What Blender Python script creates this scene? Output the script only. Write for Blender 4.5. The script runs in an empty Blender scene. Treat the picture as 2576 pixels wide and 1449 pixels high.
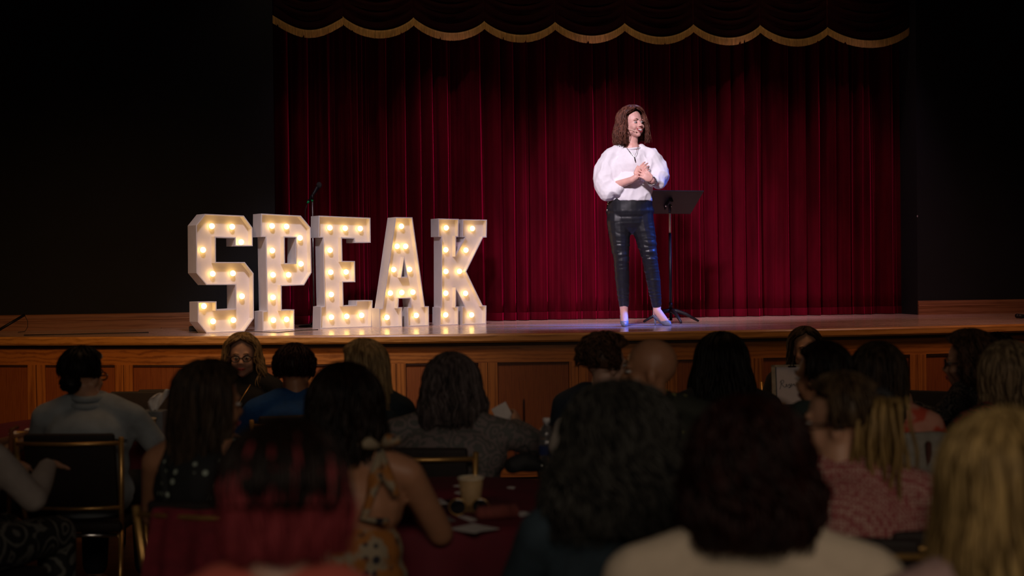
import bpy, bmesh, math, random
from mathutils import Vector, Matrix, Euler, noise
from mathutils.geometry import tessellate_polygon
PI = math.pi
R = math.radians
rnd = random.Random(7)
COL = bpy.context.scene.collection
SC = bpy.context.scene

# ------------------------------------------------------------------ camera
TH = R(10.5); F = 3578.0; CZ = 1.52; ROLL = .011; PITCH = 44.5/F
Hc = 680.0
fwd = Vector((math.sin(TH)*math.cos(PITCH), math.cos(TH)*math.cos(PITCH), -math.sin(PITCH)))
rt0 = Vector((math.cos(TH), -math.sin(TH), 0))
up0 = rt0.cross(fwd)
camx = rt0*math.cos(ROLL) - up0*math.sin(ROLL)
camy = rt0*math.sin(ROLL) + up0*math.cos(ROLL)
cam = bpy.data.cameras.new('camera'); co = bpy.data.objects.new('camera', cam); COL.objects.link(co)
co.matrix_world = Matrix(((camx.x, camy.x, -fwd.x, 0), (camx.y, camy.y, -fwd.y, 0), (camx.z, camy.z, -fwd.z, CZ), (0, 0, 0, 1)))
cam.lens = 50; cam.sensor_width = 36 * 2576/2576; cam.clip_start = .05; cam.clip_end = 60
cam.lens = F/2576*36
cam.dof.use_dof = True; cam.dof.focus_distance = 11.4; cam.dof.aperture_fstop = 2.2
SC.camera = co
SC.view_settings.view_transform = 'Standard'; SC.view_settings.look = 'None'
SC.view_settings.gamma = 1; SC.view_settings.exposure = 0; SC.view_settings.use_curve_mapping = False

def ray(px, py):
    return fwd + camx*((px-1288)/F) - camy*((py-724.5)/F)
def at_z(px, py, z):                       # the point of a level surface seen at a pixel
    r = ray(px, py); t = (z-CZ)/r.z
    return Vector((0, 0, CZ)) + r*t
def at_d(px, py, d):
    return Vector((0, 0, CZ)) + ray(px, py)*d
def at_y(px, py, y):
    r = ray(px, py); return Vector((0, 0, CZ)) + r*(y/r.y)
def hor(px): return Hc - ROLL*(px-1288)

# ------------------------------------------------------------------ world and lights
w = bpy.data.worlds.new('world'); SC.world = w; w.use_nodes = True
w.node_tree.nodes['Background'].inputs[0].default_value = (.6, .5, .45, 1)
w.node_tree.nodes['Background'].inputs[1].default_value = .004

def lamp(name, kind, loc, target, power, col, **kw):
    l = bpy.data.lights.new(name, kind); l.energy = power; l.color = col
    for k, v in kw.items(): setattr(l, k, v)
    o = bpy.data.objects.new(name, l); COL.objects.link(o); o.location = loc
    o.rotation_euler = (Vector(target)-Vector(loc)).to_track_quat('-Z', 'Y').to_euler()
    return o
SPK = at_z(1602, 820, 1.06)                # where the speaker stands
# key spot from the house truss on the speaker and the middle of the curtain
lamp('key_spot', 'SPOT', (.2, 5.4, 5.3), (3.05, 11.4, 2.0), 2200, (1, .86, .97), spot_size=R(24), spot_blend=1.0, shadow_soft_size=.3)
for lx, lp in ((.8, 30), (1.85, 160), (3.15, 230), (4.55, 215), (5.6, 90)):     # row of pink lamps on the batten above the stage
    lamp('batten_lamp', 'SPOT', (lx, 11.25, 5.4), (lx, 12.75, .95), lp, (1, .55, .80), spot_size=R(39), spot_blend=1.0, shadow_soft_size=.06)
for lx in (.7, 1.8, 2.9, 4.0, 5.1):                                       # unseen warm spots added to brighten the valance fringe
    lamp('valance_fill', 'SPOT', (lx, 12.0, 5.35), (lx, 12.55, 3.75), 17, (1, .72, .42), spot_size=R(80), spot_blend=1.0, shadow_soft_size=.04)
lamp('front_wash', 'SPOT', (.1, 8.0, 5.0), (.75, 11.1, 1.35), 520, (1, .88, 1), spot_size=R(40), spot_blend=1.0, shadow_soft_size=.15)
lamp('blue_side', 'SPOT', (5.7, 10.4, 3.9), (SPK.x+.15, SPK.y, 1.45), 2600, (.05, .17, 1), spot_size=R(15), spot_blend=.8, shadow_soft_size=.35)
lamp('back_spot', 'SPOT', (3.9, 12.2, 4.4), (SPK.x+.1, SPK.y, 1.7), 90, (.62, .5, 1), spot_size=R(44), spot_blend=.8, shadow_soft_size=.1)
# dimmed house lights above the tables
lamp('house_light', 'AREA', (1.0, 7.3, 4.4), (.9, 8.8, 0), 12, (1, .55, .26), shape='RECTANGLE', size=5.0, size_y=1.5, spread=R(95))
lamp('house_light_left', 'AREA', (-1.4, 7.6, 3.6), (-1.0, 10.6, .7), 8, (1, .50, .18), shape='DISK', size=.9, spread=R(75))
lamp('house_light_right', 'AREA', (5.6, 8.4, 4.2), (5.6, 10.9, .9), 8, (1, .50, .36), shape='DISK', size=.9, spread=R(70))
lamp('house_light_back', 'AREA', (.6, -1.6, 3.3), (1.2, 4.6, .1), 7.5, (1, .80, .62), shape='RECTANGLE', size=4.0, size_y=1.0, spread=R(62))

# ------------------------------------------------------------------ materials
MATS = {}
def nodes(name):
    m = bpy.data.materials.new(name); m.use_nodes = True
    return m, m.node_tree, m.node_tree.nodes['Principled BSDF']
def mat(name, col, rough=.6, metal=0, noise_amt=.18, scale=30, bump=0, bscale=200, coat=0, spec=.5, sheen=0, stretch=None, em=None, em_s=0, trans=0, sheencol=None):
    if name in MATS: return MATS[name]
    m, nt, b = nodes(name)
    b.inputs['Roughness'].default_value = rough; b.inputs['Metallic'].default_value = metal
    b.inputs['Specular IOR Level'].default_value = spec
    b.inputs['Coat Weight'].default_value = coat; b.inputs['Sheen Weight'].default_value = sheen
    if sheencol: b.inputs['Sheen Tint'].default_value = (*sheencol, 1)
    b.inputs['Transmission Weight'].default_value = trans
    tc = nt.nodes.new('ShaderNodeTexCoord'); mp = nt.nodes.new('ShaderNodeMapping')
    nt.links.new(tc.outputs['Object'], mp.inputs[0])
    if stretch: mp.inputs['Scale'].default_value = stretch
    n = nt.nodes.new('ShaderNodeTexNoise'); n.inputs['Scale'].default_value = scale; n.inputs['Detail'].default_value = 4
    nt.links.new(mp.outputs[0], n.inputs['Vector'])
    r = nt.nodes.new('ShaderNodeValToRGB')
    r.color_ramp.elements[0].position = .3; r.color_ramp.elements[1].position = .7
    r.color_ramp.elements[0].color = (*[c*(1-noise_amt) for c in col], 1)
    r.color_ramp.elements[1].color = (*[min(1, c*(1+noise_amt)) for c in col], 1)
    nt.links.new(n.outputs['Fac'], r.inputs[0]); nt.links.new(r.outputs[0], b.inputs['Base Color'])
    if bump:
        n2 = nt.nodes.new('ShaderNodeTexNoise'); n2.inputs['Scale'].default_value = bscale; n2.inputs['Detail'].default_value = 3
        nt.links.new(mp.outputs[0], n2.inputs['Vector'])
        bp = nt.nodes.new('ShaderNodeBump'); bp.inputs['Strength'].default_value = bump; bp.inputs['Distance'].default_value = .01
        nt.links.new(n2.outputs['Fac'], bp.inputs['Height']); nt.links.new(bp.outputs[0], b.inputs['Normal'])
    if em:
        b.inputs['Emission Color'].default_value = (*em, 1); b.inputs['Emission Strength'].default_value = em_s
    if sheen: b.inputs['Sheen Roughness'].default_value = .32
    MATS[name] = m
    return m

def wood(name, dark, light, rough=.35, axis='X', scale=3.0, planks=0, coat=0):
    if name in MATS: return MATS[name]
    m, nt, b = nodes(name)
    b.inputs['Roughness'].default_value = rough; b.inputs['Coat Weight'].default_value = coat
    tc = nt.nodes.new('ShaderNodeTexCoord'); mp = nt.nodes.new('ShaderNodeMapping')
    sc = {'X': (.12, 1, 1), 'Z': (1, 1, .1)}[axis]
    mp.inputs['Scale'].default_value = sc
    nt.links.new(tc.outputs['Object'], mp.inputs[0])
    n = nt.nodes.new('ShaderNodeTexNoise'); n.inputs['Scale'].default_value = scale*4; n.inputs['Detail'].default_value = 6; n.inputs['Distortion'].default_value = 1.2
    nt.links.new(mp.outputs[0], n.inputs['Vector'])
    n2 = nt.nodes.new('ShaderNodeTexNoise'); n2.inputs['Scale'].default_value = scale*40; n2.inputs['Detail'].default_value = 3
    nt.links.new(mp.outputs[0], n2.inputs['Vector'])
    wv = nt.nodes.new('ShaderNodeTexWave'); wv.inputs['Scale'].default_value = scale*3; wv.inputs['Distortion'].default_value = 7; wv.inputs['Detail'].default_value = 3; wv.inputs['Detail Scale'].default_value = 1.5
    wv.bands_direction = 'Z' if axis == 'X' else 'X'
    nt.links.new(mp.outputs[0], wv.inputs['Vector'])
    mx = nt.nodes.new('ShaderNodeMath'); mx.operation = 'MULTIPLY_ADD'; mx.inputs[1].default_value = .45
    nt.links.new(wv.outputs['Fac'], mx.inputs[0]); nt.links.new(n.outputs['Fac'], mx.inputs[2])
    mx2 = nt.nodes.new('ShaderNodeMath'); mx2.operation = 'MULTIPLY_ADD'; mx2.inputs[1].default_value = .35
    nt.links.new(n2.outputs['Fac'], mx2.inputs[0]); nt.links.new(mx.outputs[0], mx2.inputs[2])
    r = nt.nodes.new('ShaderNodeValToRGB'); r.color_ramp.elements[0].position = .45; r.color_ramp.elements[1].position = 1.15
    r.color_ramp.elements[1].position = 1.0
    r.color_ramp.elements[0].color = (*dark, 1); r.color_ramp.elements[1].color = (*light, 1)
    nt.links.new(mx2.outputs[0], r.inputs[0])
    out = r.outputs[0]
    if planks:
        br = nt.nodes.new('ShaderNodeTexBrick'); br.inputs['Scale'].default_value = 1
        br.inputs['Brick Width'].default_value = 1.4; br.inputs['Row Height'].default_value = planks
        br.inputs['Mortar Size'].default_value = .0015; br.inputs['Color1'].default_value = (1, 1, 1, 1); br.inputs['Color2'].default_value = (.72, .68, .66, 1)
        br.inputs['Mortar'].default_value = (.15, .1, .08, 1)
        nt.links.new(tc.outputs['Object'], br.inputs['Vector'])
        mm = nt.nodes.new('ShaderNodeMix'); mm.data_type = 'RGBA'; mm.blend_type = 'MULTIPLY'; mm.inputs[0].default_value = 1
        nt.links.new(out, mm.inputs[6]); nt.links.new(br.outputs['Color'], mm.inputs[7]); out = mm.outputs[2]
    nt.links.new(out, b.inputs['Base Color'])
    MATS[name] = m
    return m

def pattern(name, base, spots, scale=30, thr=.35, rough=.8, kind='dots', second=None):
    """cloth with a printed pattern"""
    if name in MATS: return MATS[name]
    m, nt, b = nodes(name); b.inputs['Roughness'].default_value = rough
    tc = nt.nodes.new('ShaderNodeTexCoord')
    v = nt.nodes.new('ShaderNodeTexVoronoi'); v.inputs['Scale'].default_value = scale
    nz = nt.nodes.new('ShaderNodeTexNoise'); nz.inputs['Scale'].default_value = scale*.5; nz.inputs['Detail'].default_value = 3
    nt.links.new(tc.outputs['Object'], nz.inputs['Vector'])
    if kind == 'dots':
        v.inputs['Randomness'].default_value = .35
        nt.links.new(tc.outputs['Object'], v.inputs['Vector'])
        src = v.outputs['Distance']
    elif kind == 'paisley':
        mxv = nt.nodes.new('ShaderNodeMix'); mxv.data_type = 'RGBA'; mxv.inputs[0].default_value = .12
        nt.links.new(tc.outputs['Object'], mxv.inputs[6]); nt.links.new(nz.outputs['Color'], mxv.inputs[7])
        nt.links.new(mxv.outputs[2], v.inputs['Vector'])
        s = nt.nodes.new('ShaderNodeMath'); s.operation = 'MULTIPLY'; s.inputs[1].default_value = 22
        nt.links.new(v.outputs['Distance'], s.inputs[0])
        s2 = nt.nodes.new('ShaderNodeMath'); s2.operation = 'SINE'; nt.links.new(s.outputs[0], s2.inputs[0])
        s3 = nt.nodes.new('ShaderNodeMath'); s3.operation = 'MULTIPLY_ADD'; s3.inputs[1].default_value = .5; s3.inputs[2].default_value = .5
        nt.links.new(s2.outputs[0], s3.inputs[0]); src = s3.outputs[0]
    else:                                   # blotches
        src = nz.outputs['Fac']
    r = nt.nodes.new('ShaderNodeValToRGB'); r.color_ramp.interpolation = 'LINEAR'
    r.color_ramp.elements[0].position = thr; r.color_ramp.elements[1].position = thr+.08
    r.color_ramp.elements[0].color = (*spots, 1); r.color_ramp.elements[1].color = (*base, 1)
    nt.links.new(src, r.inputs[0]); out = r.outputs[0]
    if second:
        mx = nt.nodes.new('ShaderNodeMix'); mx.data_type = 'RGBA'
        r2 = nt.nodes.new('ShaderNodeValToRGB'); r2.color_ramp.elements[0].position = .5; r2.color_ramp.elements[1].position = .56
        nt.links.new(nz.outputs['Fac'], r2.inputs[0]); nt.links.new(r2.outputs[0], mx.inputs[0])
        nt.links.new(out, mx.inputs[6])
        mx.inputs[7].default_value = (*second, 1); out = mx.outputs[2]
    nt.links.new(out, b.inputs['Base Color'])
    MATS[name] = m
    return m

def hairmat(name, col, col2=None):
    if name in MATS: return MATS[name]
    m, nt, b = nodes(name); b.inputs['Roughness'].default_value = .45; b.inputs['Specular IOR Level'].default_value = .18
    tc = nt.nodes.new('ShaderNodeTexCoord'); mp = nt.nodes.new('ShaderNodeMapping'); mp.inputs['Scale'].default_value = (1, 1, .12)
    nt.links.new(tc.outputs['Object'], mp.inputs[0])
    n = nt.nodes.new('ShaderNodeTexNoise'); n.inputs['Scale'].default_value = 60; n.inputs['Detail'].default_value = 3
    nt.links.new(mp.outputs[0], n.inputs['Vector'])
    r = nt.nodes.new('ShaderNodeValToRGB'); r.color_ramp.elements[0].position = .35; r.color_ramp.elements[1].position = .68
    c2 = col2 or [min(1, c*1.7) for c in col]
    r.color_ramp.elements[0].color = (*[c*.7 for c in col], 1); r.color_ramp.elements[1].color = (*c2, 1)
    nt.links.new(n.outputs['Fac'], r.inputs[0]); nt.links.new(r.outputs[0], b.inputs['Base Color'])
    MATS[name] = m
    return m

def skinmat(name, col):
    m = mat(name, col, rough=.5, noise_amt=.06, scale=25)
    b = m.node_tree.nodes['Principled BSDF']
    b.inputs['Subsurface Weight'].default_value = .12; b.inputs['Subsurface Radius'].default_value = (1, .3, .15); b.inputs['Subsurface Scale'].default_value = .01
    return m

M_black = mat('matte black paint', (.012, .012, .014), rough=.75, noise_amt=.35, scale=6)
M_wall = mat('black painted wall', (.0035, .0052, .009), rough=.8, noise_amt=.25, scale=3, bump=.15, bscale=60)
M_floor = wood('hall floor boards', (.03, .015, .008), (.10, .05, .025), rough=.5, planks=.09)
M_deck = wood('stage floor boards', (.34, .21, .17), (.66, .46, .38), rough=.17, scale=4, planks=.057)
M_nose = wood('stage edge oak', (.30, .12, .022), (.55, .25, .06), rough=.35, scale=3)
M_rail = wood('oak rail', (.20, .060, .010), (.42, .15, .028), rough=.4, scale=3)
M_stile = wood('oak stile', (.20, .060, .010), (.42, .15, .028), rough=.4, axis='Z', scale=3)
M_panel = wood('oak panel', (.17, .042, .008), (.26, .075, .016), rough=.45, axis='Z', scale=9)
M_base = wood('baseboard oak', (.20, .075, .035), (.36, .16, .08), rough=.35, scale=3)
M_velvet = mat('red velvet', (.075, .0004, .006), rough=.85, noise_amt=.35, scale=8, stretch=(1, 1, .2), sheen=1.0, sheencol=(.75, .004, .09), spec=.05)
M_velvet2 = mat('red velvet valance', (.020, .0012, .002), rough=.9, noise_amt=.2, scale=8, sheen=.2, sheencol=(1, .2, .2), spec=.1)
M_fringe = mat('gold fringe', (.60, .36, .11), rough=.7, noise_amt=.35, scale=40, stretch=(4, 1, .3))
M_white = mat('white painted board', (.80, .74, .74), rough=.45, noise_amt=.03, scale=12)
M_whiteside = mat('white painted edge', (.78, .74, .72), rough=.5, noise_amt=.04, scale=12)
M_bulb = mat('glowing bulb', (1, .9, .6), rough=.3, em=(1, .60, .165), em_s=6)
M_socket = mat('bulb socket', (.75, .7, .6), rough=.4)
M_cable = mat('black cable', (.01, .01, .01), rough=.5)
M_metal = mat('black metal', (.010, .008, .012), rough=.45, spec=.35, noise_amt=.1)
M_chrome = mat('chrome', (.7, .7, .68), rough=.15, metal=1, noise_amt=.03)
M_brass = mat('brass tube', (.62, .36, .12), rough=.35, metal=.75, noise_amt=.12)
M_pad = mat('dark chair vinyl', (.012, .006, .005), rough=.7, noise_amt=.3, scale=40)
M_cloth = mat('burgundy tablecloth', (.13, .006, .018), rough=.8, noise_amt=.15, scale=10, bump=.1)
M_paper = mat('white paper', (.72, .66, .64), rough=.8, noise_amt=.05)
M_cup = mat('kraft paper cup', (.42, .27, .13), rough=.7, noise_amt=.12, scale=50)
M_cupw = mat('white cup rim', (.75, .66, .5), rough=.6)
M_shoe = mat('black shoe leather', (.015, .013, .012), rough=.4)
M_eye = mat('eye white', (.55, .52, .50), rough=.2, noise_amt=.01)
M_iris = mat('dark iris', (.02, .03, .04), rough=.1)
M_lip = mat('lips', (.45, .09, .09), rough=.4)
M_mouth = mat('mouth inside', (.12, .01, .015), rough=.6)
M_teeth = mat('teeth', (.9, .87, .82), rough=.25, noise_amt=.01)
M_lens = mat('dark lens', (.01, .01, .012), rough=.08)

# ------------------------------------------------------------------ object helpers
def link(name, bm, m, parent=None, smooth=True):
    me = bpy.data.meshes.new(name)
    if isinstance(bm, bpy.types.Mesh): me = bm
    else:
        bmesh.ops.recalc_face_normals(bm, faces=bm.faces[:]); bm.to_mesh(me); bm.free()
    if m: me.materials.clear(); me.materials.append(m)
    if smooth: me.polygons.foreach_set('use_smooth', [True]*len(me.polygons))
    o = bpy.data.objects.new(name, me); COL.objects.link(o); o.parent = parent
    return o
def tag(o, label, cat, group=None):
    o['label'] = label; o['category'] = cat
    if group: o['group'] = group
    return o
def thing(name, label, cat, loc=(0, 0, 0), rz=0, group=None):
    o = bpy.data.objects.new(name, None); COL.objects.link(o); o.location = loc; o.rotation_euler = (0, 0, rz); o.empty_display_size = .1
    return tag(o, label, cat, group)
def struct(o): o['kind'] = 'structure'; return o
def copy_tree(o, parent=None):
    c = o.copy(); COL.objects.link(c); c.parent = parent
    for ch in o.children: copy_tree(ch, c)
    return c

def box(bm, x0, x1, y0, y1, z0, z1, M=None):
    vs = [bm.verts.new(v) for v in [(x0, y0, z0), (x1, y0, z0), (x1, y1, z0), (x0, y1, z0), (x0, y0, z1), (x1, y0, z1), (x1, y1, z1), (x0, y1, z1)]]
    if M:
        for v in vs: v.co = M @ v.co
    for f in [(0, 3, 2, 1), (4, 5, 6, 7), (0, 1, 5, 4), (1, 2, 6, 5), (2, 3, 7, 6), (3, 0, 4, 7)]: bm.faces.new([vs[i] for i in f])
def bevel(bm, w=.004, seg=2):
    bmesh.ops.bevel(bm, geom=bm.edges[:], offset=w, segments=seg, affect='EDGES', profile=.5)
def frames(pts):
    out = []; n = len(pts)
    prev = None
    for i in range(n):
        t = (pts[min(i+1, n-1)]-pts[max(i-1, 0)])
        t = t.normalized() if t.length > 1e-9 else Vector((0, 0, 1))
        if prev is None:
            a = Vector((0, 0, 1)) if abs(t.z) < .9 else Vector((1, 0, 0))
            u = t.cross(a).normalized()
        else:
            u = (prev - t*prev.dot(t))
            u = u.normalized() if u.length > 1e-6 else t.orthogonal().normalized()
        prev = u; out.append((u, t.cross(u)))
    return out
def tube(bm, pts, rad, seg=8, cap=True):
    pts = [Vector(p) for p in pts]
    if not hasattr(rad, '__len__'): rad = [rad]*len(pts)
    rings = []
    for p, r, (u, v) in zip(pts, rad, frames(pts)):
        rings.append([bm.verts.new(p + u*(r*math.cos(2*PI*k/seg)) + v*(r*math.sin(2*PI*k/seg))) for k in range(seg)])
    for a, b in zip(rings, rings[1:]):
        for k in range(seg): bm.faces.new((a[k], a[(k+1) % seg], b[(k+1) % seg], b[k]))
    if cap:
        bm.faces.new(rings[0][::-1]); bm.faces.new(rings[-1])
def lathe(bm, prof, seg=28, c=(0, 0, 0), capb=True, capt=False):
    rings = [[bm.verts.new((c[0]+r*math.cos(2*PI*k/seg), c[1]+r*math.sin(2*PI*k/seg), c[2]+z)) for k in range(seg)] for r, z in prof]
    for a, b in zip(rings, rings[1:]):
        for k in range(seg): bm.faces.new((a[k], a[(k+1) % seg], b[(k+1) % seg], b[k]))
    if capb: bm.faces.new(rings[0][::-1])
    if capt: bm.faces.new(rings[-1])
def ell(bm, c, r, M=None, u=16, v=10, rot=None):
    if not hasattr(r, '__len__'): r = (r, r, r)
    T = Matrix.Translation(Vector(c)) @ (rot.to_4x4() if rot else Matrix.Identity(4)) @ Matrix.Diagonal((*r, 1))
    if M: T = M @ T
    bmesh.ops.create_uvsphere(bm, u_segments=u, v_segments=v, radius=1, matrix=T)
def limb(bm, pts, rad, M=None, seg=14):
    pts = [Vector(p) for p in pts]
    if M: pts = [M @ p for p in pts]
    for p, r in zip(pts, rad): ell(bm, p, r, u=seg, v=8)
    for (a, ra), (b, rb) in zip(zip(pts, rad), zip(pts[1:], rad[1:])): tube(bm, [a, b], [ra*.995, rb*.995], seg)
def bake(name, bm, m, parent, voxel=.009, smooth=4, disp=None, lam=.5):
    """one continuous surface grown over the overlapping volumes in bm"""
    me = bpy.data.meshes.new('t'); bm.to_mesh(me); bm.free()
    o = bpy.data.objects.new('t', me); COL.objects.link(o)
    r = o.modifiers.new('r', 'REMESH'); r.mode = 'VOXEL'; r.voxel_size = voxel
    if smooth:
        s = o.modifiers.new('s', 'SMOOTH'); s.iterations = smooth; s.factor = lam
    dg = bpy.context.evaluated_depsgraph_get(); dg.update()
    me2 = bpy.data.meshes.new_from_object(o.evaluated_get(dg))
    bpy.data.objects.remove(o); bpy.data.meshes.remove(me)
    if disp:
        nr = [v.normal.copy() for v in me2.vertices]
        for v, n in zip(me2.vertices, nr): v.co += n*disp(v.co)
    me2.name = name
    return link(name, me2, m, parent)

# ------------------------------------------------------------------ the hall shell
YW, YC = 12.45, 12.80
XL = at_y(690, 400, YW).x; XR = at_y(2306, 400, YW).x
ZS = 1.06
bm = bmesh.new(); box(bm, -9, 13, -3, 11.9, -.1, 0); struct(link('floor', bm, M_floor, smooth=False))
bm = bmesh.new(); box(bm, -9, XL, YW, YW+.6, 0, 6.5); struct(link('wall_left', bm, M_wall, smooth=False))
bm = bmesh.new(); box(bm, XR, 13, YW, YW+.6, 0, 6.5); struct(link('wall_right', bm, M_wall, smooth=False))
bm = bmesh.new(); box(bm, XL, XR, YW+.02, YW+.25, 4.75, 6.5); struct(link('wall_above_curtain', bm, M_wall, smooth=False))
bm = bmesh.new(); box(bm, XL-.4, XR+.4, 13.3, 13.4, ZS, 6.5); struct(link('wall_back', bm, M_wall, smooth=False))
def baseboard(name, x0, x1):
    bm = bmesh.new(); prof = [(0, 0), (-.022, 0), (-.022, .075), (-.028, .08), (-.028, .088), (-.018, .094), (-.018, .118), (-.012, .128), (0, .132)]
    ra = [bm.verts.new((x0, YW+p[0], ZS+p[1])) for p in prof]; rb = [bm.verts.new((x1, YW+p[0], ZS+p[1])) for p in prof]
    for i in range(len(prof)): j = (i+1) % len(prof); bm.faces.new((ra[i], ra[j], rb[j], rb[i]))
    bm.faces.new(ra); bm.faces.new(rb[::-1]); struct(link(name, bm, M_base, smooth=False))
baseboard('baseboard_left', -6, XL-.02); baseboard('baseboard_right', XR, 10)

# small scuffs where paint is chipped off the black wall
def chip(px, py, w_, h_, where, y=YW-.002):
    c = at_y(px, py, y)
    bm = bmesh.new(); n = 9
    vs = []
    for k in range(n):
        a = 2*PI*k/n; q = rnd.uniform(.6, 1.1); vs.append(bm.verts.new((c.x+w_*q*math.cos(a), y, c.z+h_*q*math.sin(a))))
    vb = [bm.verts.new(v.co+Vector((0, .002, 0))) for v in vs]
    bm.faces.new(vs); 
    for k in range(n): bm.faces.new((vs[k], vb[k], vb[(k+1) % n], vs[(k+1) % n]))
    return tag(link('paint_chip', bm, mat('bare plaster', (.55, .5, .55), rough=.8), smooth=False), where, 'paint chip')
chip(2308, 544, .007, .012, 'small pale paint chip on the right wall edge beside the curtain opening')

# ------------------------------------------------------------------ the stage
XA = 4.1
def lipy(x): return 10.0 + .035*(x-XA)**2
stage = thing('stage', 'raised wooden stage with a curved oak panelled front and boarded floor', 'stage', (0, 0, 0))
def sweep(bm, xs, prof):
    rings = [[bm.verts.new((x, lipy(x)+p[0], p[1])) for p in prof] for x in xs]
    for a, b in zip(rings, rings[1:]):
        for i in range(len(prof)):
            j = (i+1) % len(prof); bm.faces.new((a[i], a[j], b[j], b[i]))
    bm.faces.new(rings[0][::-1]); bm.faces.new(rings[-1])
xs_all = [-5+.25*i for i in range(61)]
bm = bmesh.new()
top = []
for x in xs_all:
    y0 = lipy(x)+.03
    top.append([bm.verts.new((x, y0, ZS)), bm.verts.new((x, max(13.3, y0+.2), ZS)), bm.verts.new((x, max(13.3, y0+.2), ZS-.05)), bm.verts.new((x, y0, ZS-.05))])
for a, b in zip(top, top[1:]):
    for i in range(4): bm.faces.new((a[i], a[(i+1) % 4], b[(i+1) % 4], b[i]))
link('deck', bm, M_deck, stage, smooth=False)
bm = bmesh.new(); sweep(bm, xs_all, [(-.045, ZS-.062), (-.052, ZS-.05), (-.052, ZS-.012), (-.044, ZS), (.03, ZS+.0005), (.03, ZS-.062)]); link('nosing', bm, M_nose, stage, smooth=False)
bm = bmesh.new(); sweep(bm, xs_all, [(-.012, ZS-.085), (-.012, ZS-.0625), (.03, ZS-.0625), (.03, ZS-.085)]); link('shadow_strip', bm, mat('painted shadow line', (.05, .02, .008)), stage, smooth=False)  # dark colour paints in the shadow line under the nosing
bm = bmesh.new(); sweep(bm, xs_all, [(0, ZS-.21), (0, ZS-.085), (.03, ZS-.085), (.03, ZS-.21)]); link('top_rail', bm, M_rail, stage, smooth=False)
bm = bmesh.new(); sweep(bm, xs_all, [(0, .012), (0, .14), (.03, .14), (.03, .012)]); link('bottom_rail', bm, M_rail, stage, smooth=False)
x_st = at_z(1235, 842, ZS).x
k = -11
while x_st+k*.655 < 9:
    xc = x_st+k*.655; k += 1
    if xc < -4.6: continue
    bm = bmesh.new(); sweep(bm, [xc-.068, xc-.004], [(-.003, .14), (-.003, ZS-.21), (.03, ZS-.21), (.03, .14)])
    sweep(bm, [xc+.0, xc+.068], [(-.003, .14), (-.003, ZS-.21), (.03, ZS-.21), (.03, .14)]); link('stile', bm, M_stile, stage, smooth=False)
    bm = bmesh.new(); sweep(bm, [xc+.068+.0645*i for i in range(9)], [(.014, .14), (.014, ZS-.21), (.028, ZS-.21), (.028, .14)])
    link('panel', bm, M_panel, stage, smooth=False)
    bm = bmesh.new(); sweep(bm, [xc+.068+.0645*i for i in range(9)], [(.004, ZS-.222), (.004, ZS-.21), (.014, ZS-.21), (.014, ZS-.222)])
    link('bead', bm, mat('dark bead', (.06, .02, .008)), stage, smooth=False)
# ------------------------------------------------------------------ curtain
def nz(x, y=0, z=0): return noise.noise(Vector((x, y, z)))
def foldxy(x, t):
    low = 1-t
    xs = x+.035*low*nz(x*2.2, 6.1)+.03*nz(x*1.2, t*1.5, 2.2)
    ph = 2*PI*(xs/.185 + 1.3*nz(x*1.3, 3.1) + .45*nz(x*3.1, 9.2) + .14*nz(x*2.5, t*1.2, 4.4))
    ph2 = 2*PI*(xs/.060 + 1.0*nz(x*2.3, 7.7) + .16*nz(x*4, t*2, 1.4))
    ph3 = 2*PI*(xs/.027 + .9*nz(x*4.3, 1.7) + .2*nz(x*5, t*2, 3.4))
    amp = .075*(.6+.9*nz(x*1.7, 1.3)+.15*low); a2 = .018*(.7+1.2*nz(x*2.9, 5.2)+.2*low); a3 = .0045*max(0, .5+1.6*nz(x*2.1, 8.2, t))
    sn = math.sin(ph); prof = math.copysign(abs(sn)**.75, sn)
    y = YC + amp*prof + a2*math.sin(ph2) + a3*math.sin(ph3) + .04*nz(x*.9, t*.6, 8)
    return xs + abs(amp)*.42*math.cos(ph+.6), y
curt = thing('stage_curtain', 'wide dark red velvet curtain hanging in loose folds across the stage opening', 'curtain', (0, 0, 0))
bm = bmesh.new()
x0, x1 = XL-.05, XR+.05
NX, NZ = 2400, 18
rows = []
for j in range(NZ+1):
    t = j/NZ; z = ZS+.005 + (4.9-ZS)*t
    row = []
    low = 1-t
    for i in range(NX+1):
        s = i/NX; x = x0+(x1-x0)*s
        xx, y = foldxy(x, t)
        row.append(bm.verts.new((xx, y, z + (.006*nz(x*6, 2) if j == 0 else 0))))
    rows.append(row)
for a, b in zip(rows, rows[1:]):
    for i in range(NX): bm.faces.new((a[i], a[i+1], b[i+1], b[i]))
c = link('drape', bm, M_velvet, curt)
so = c.modifiers.new('s', 'SOLIDIFY'); so.thickness = .004; so.offset = 1
# stitched hem fold along the foot
bm = bmesh.new(); rr = []
for z, off in ((ZS+.005, -.004), (ZS+.072, -.004), (ZS+.075, -.001)):
    row = []
    for i in range(NX+1):
        v = rows_co = None
        s = i/NX; x = x0+(x1-x0)*s; t = (z-ZS)/(4.9-ZS)
        xx, y = foldxy(x, t)
        row.append(bm.verts.new((xx, y+off-.003, z)))
    rr.append(row)
for a, b in zip(rr, rr[1:]):
    for i in range(NX): bm.faces.new((a[i], a[i+1], b[i+1], b[i]))
link('hem', bm, M_velvet, curt)

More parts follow.
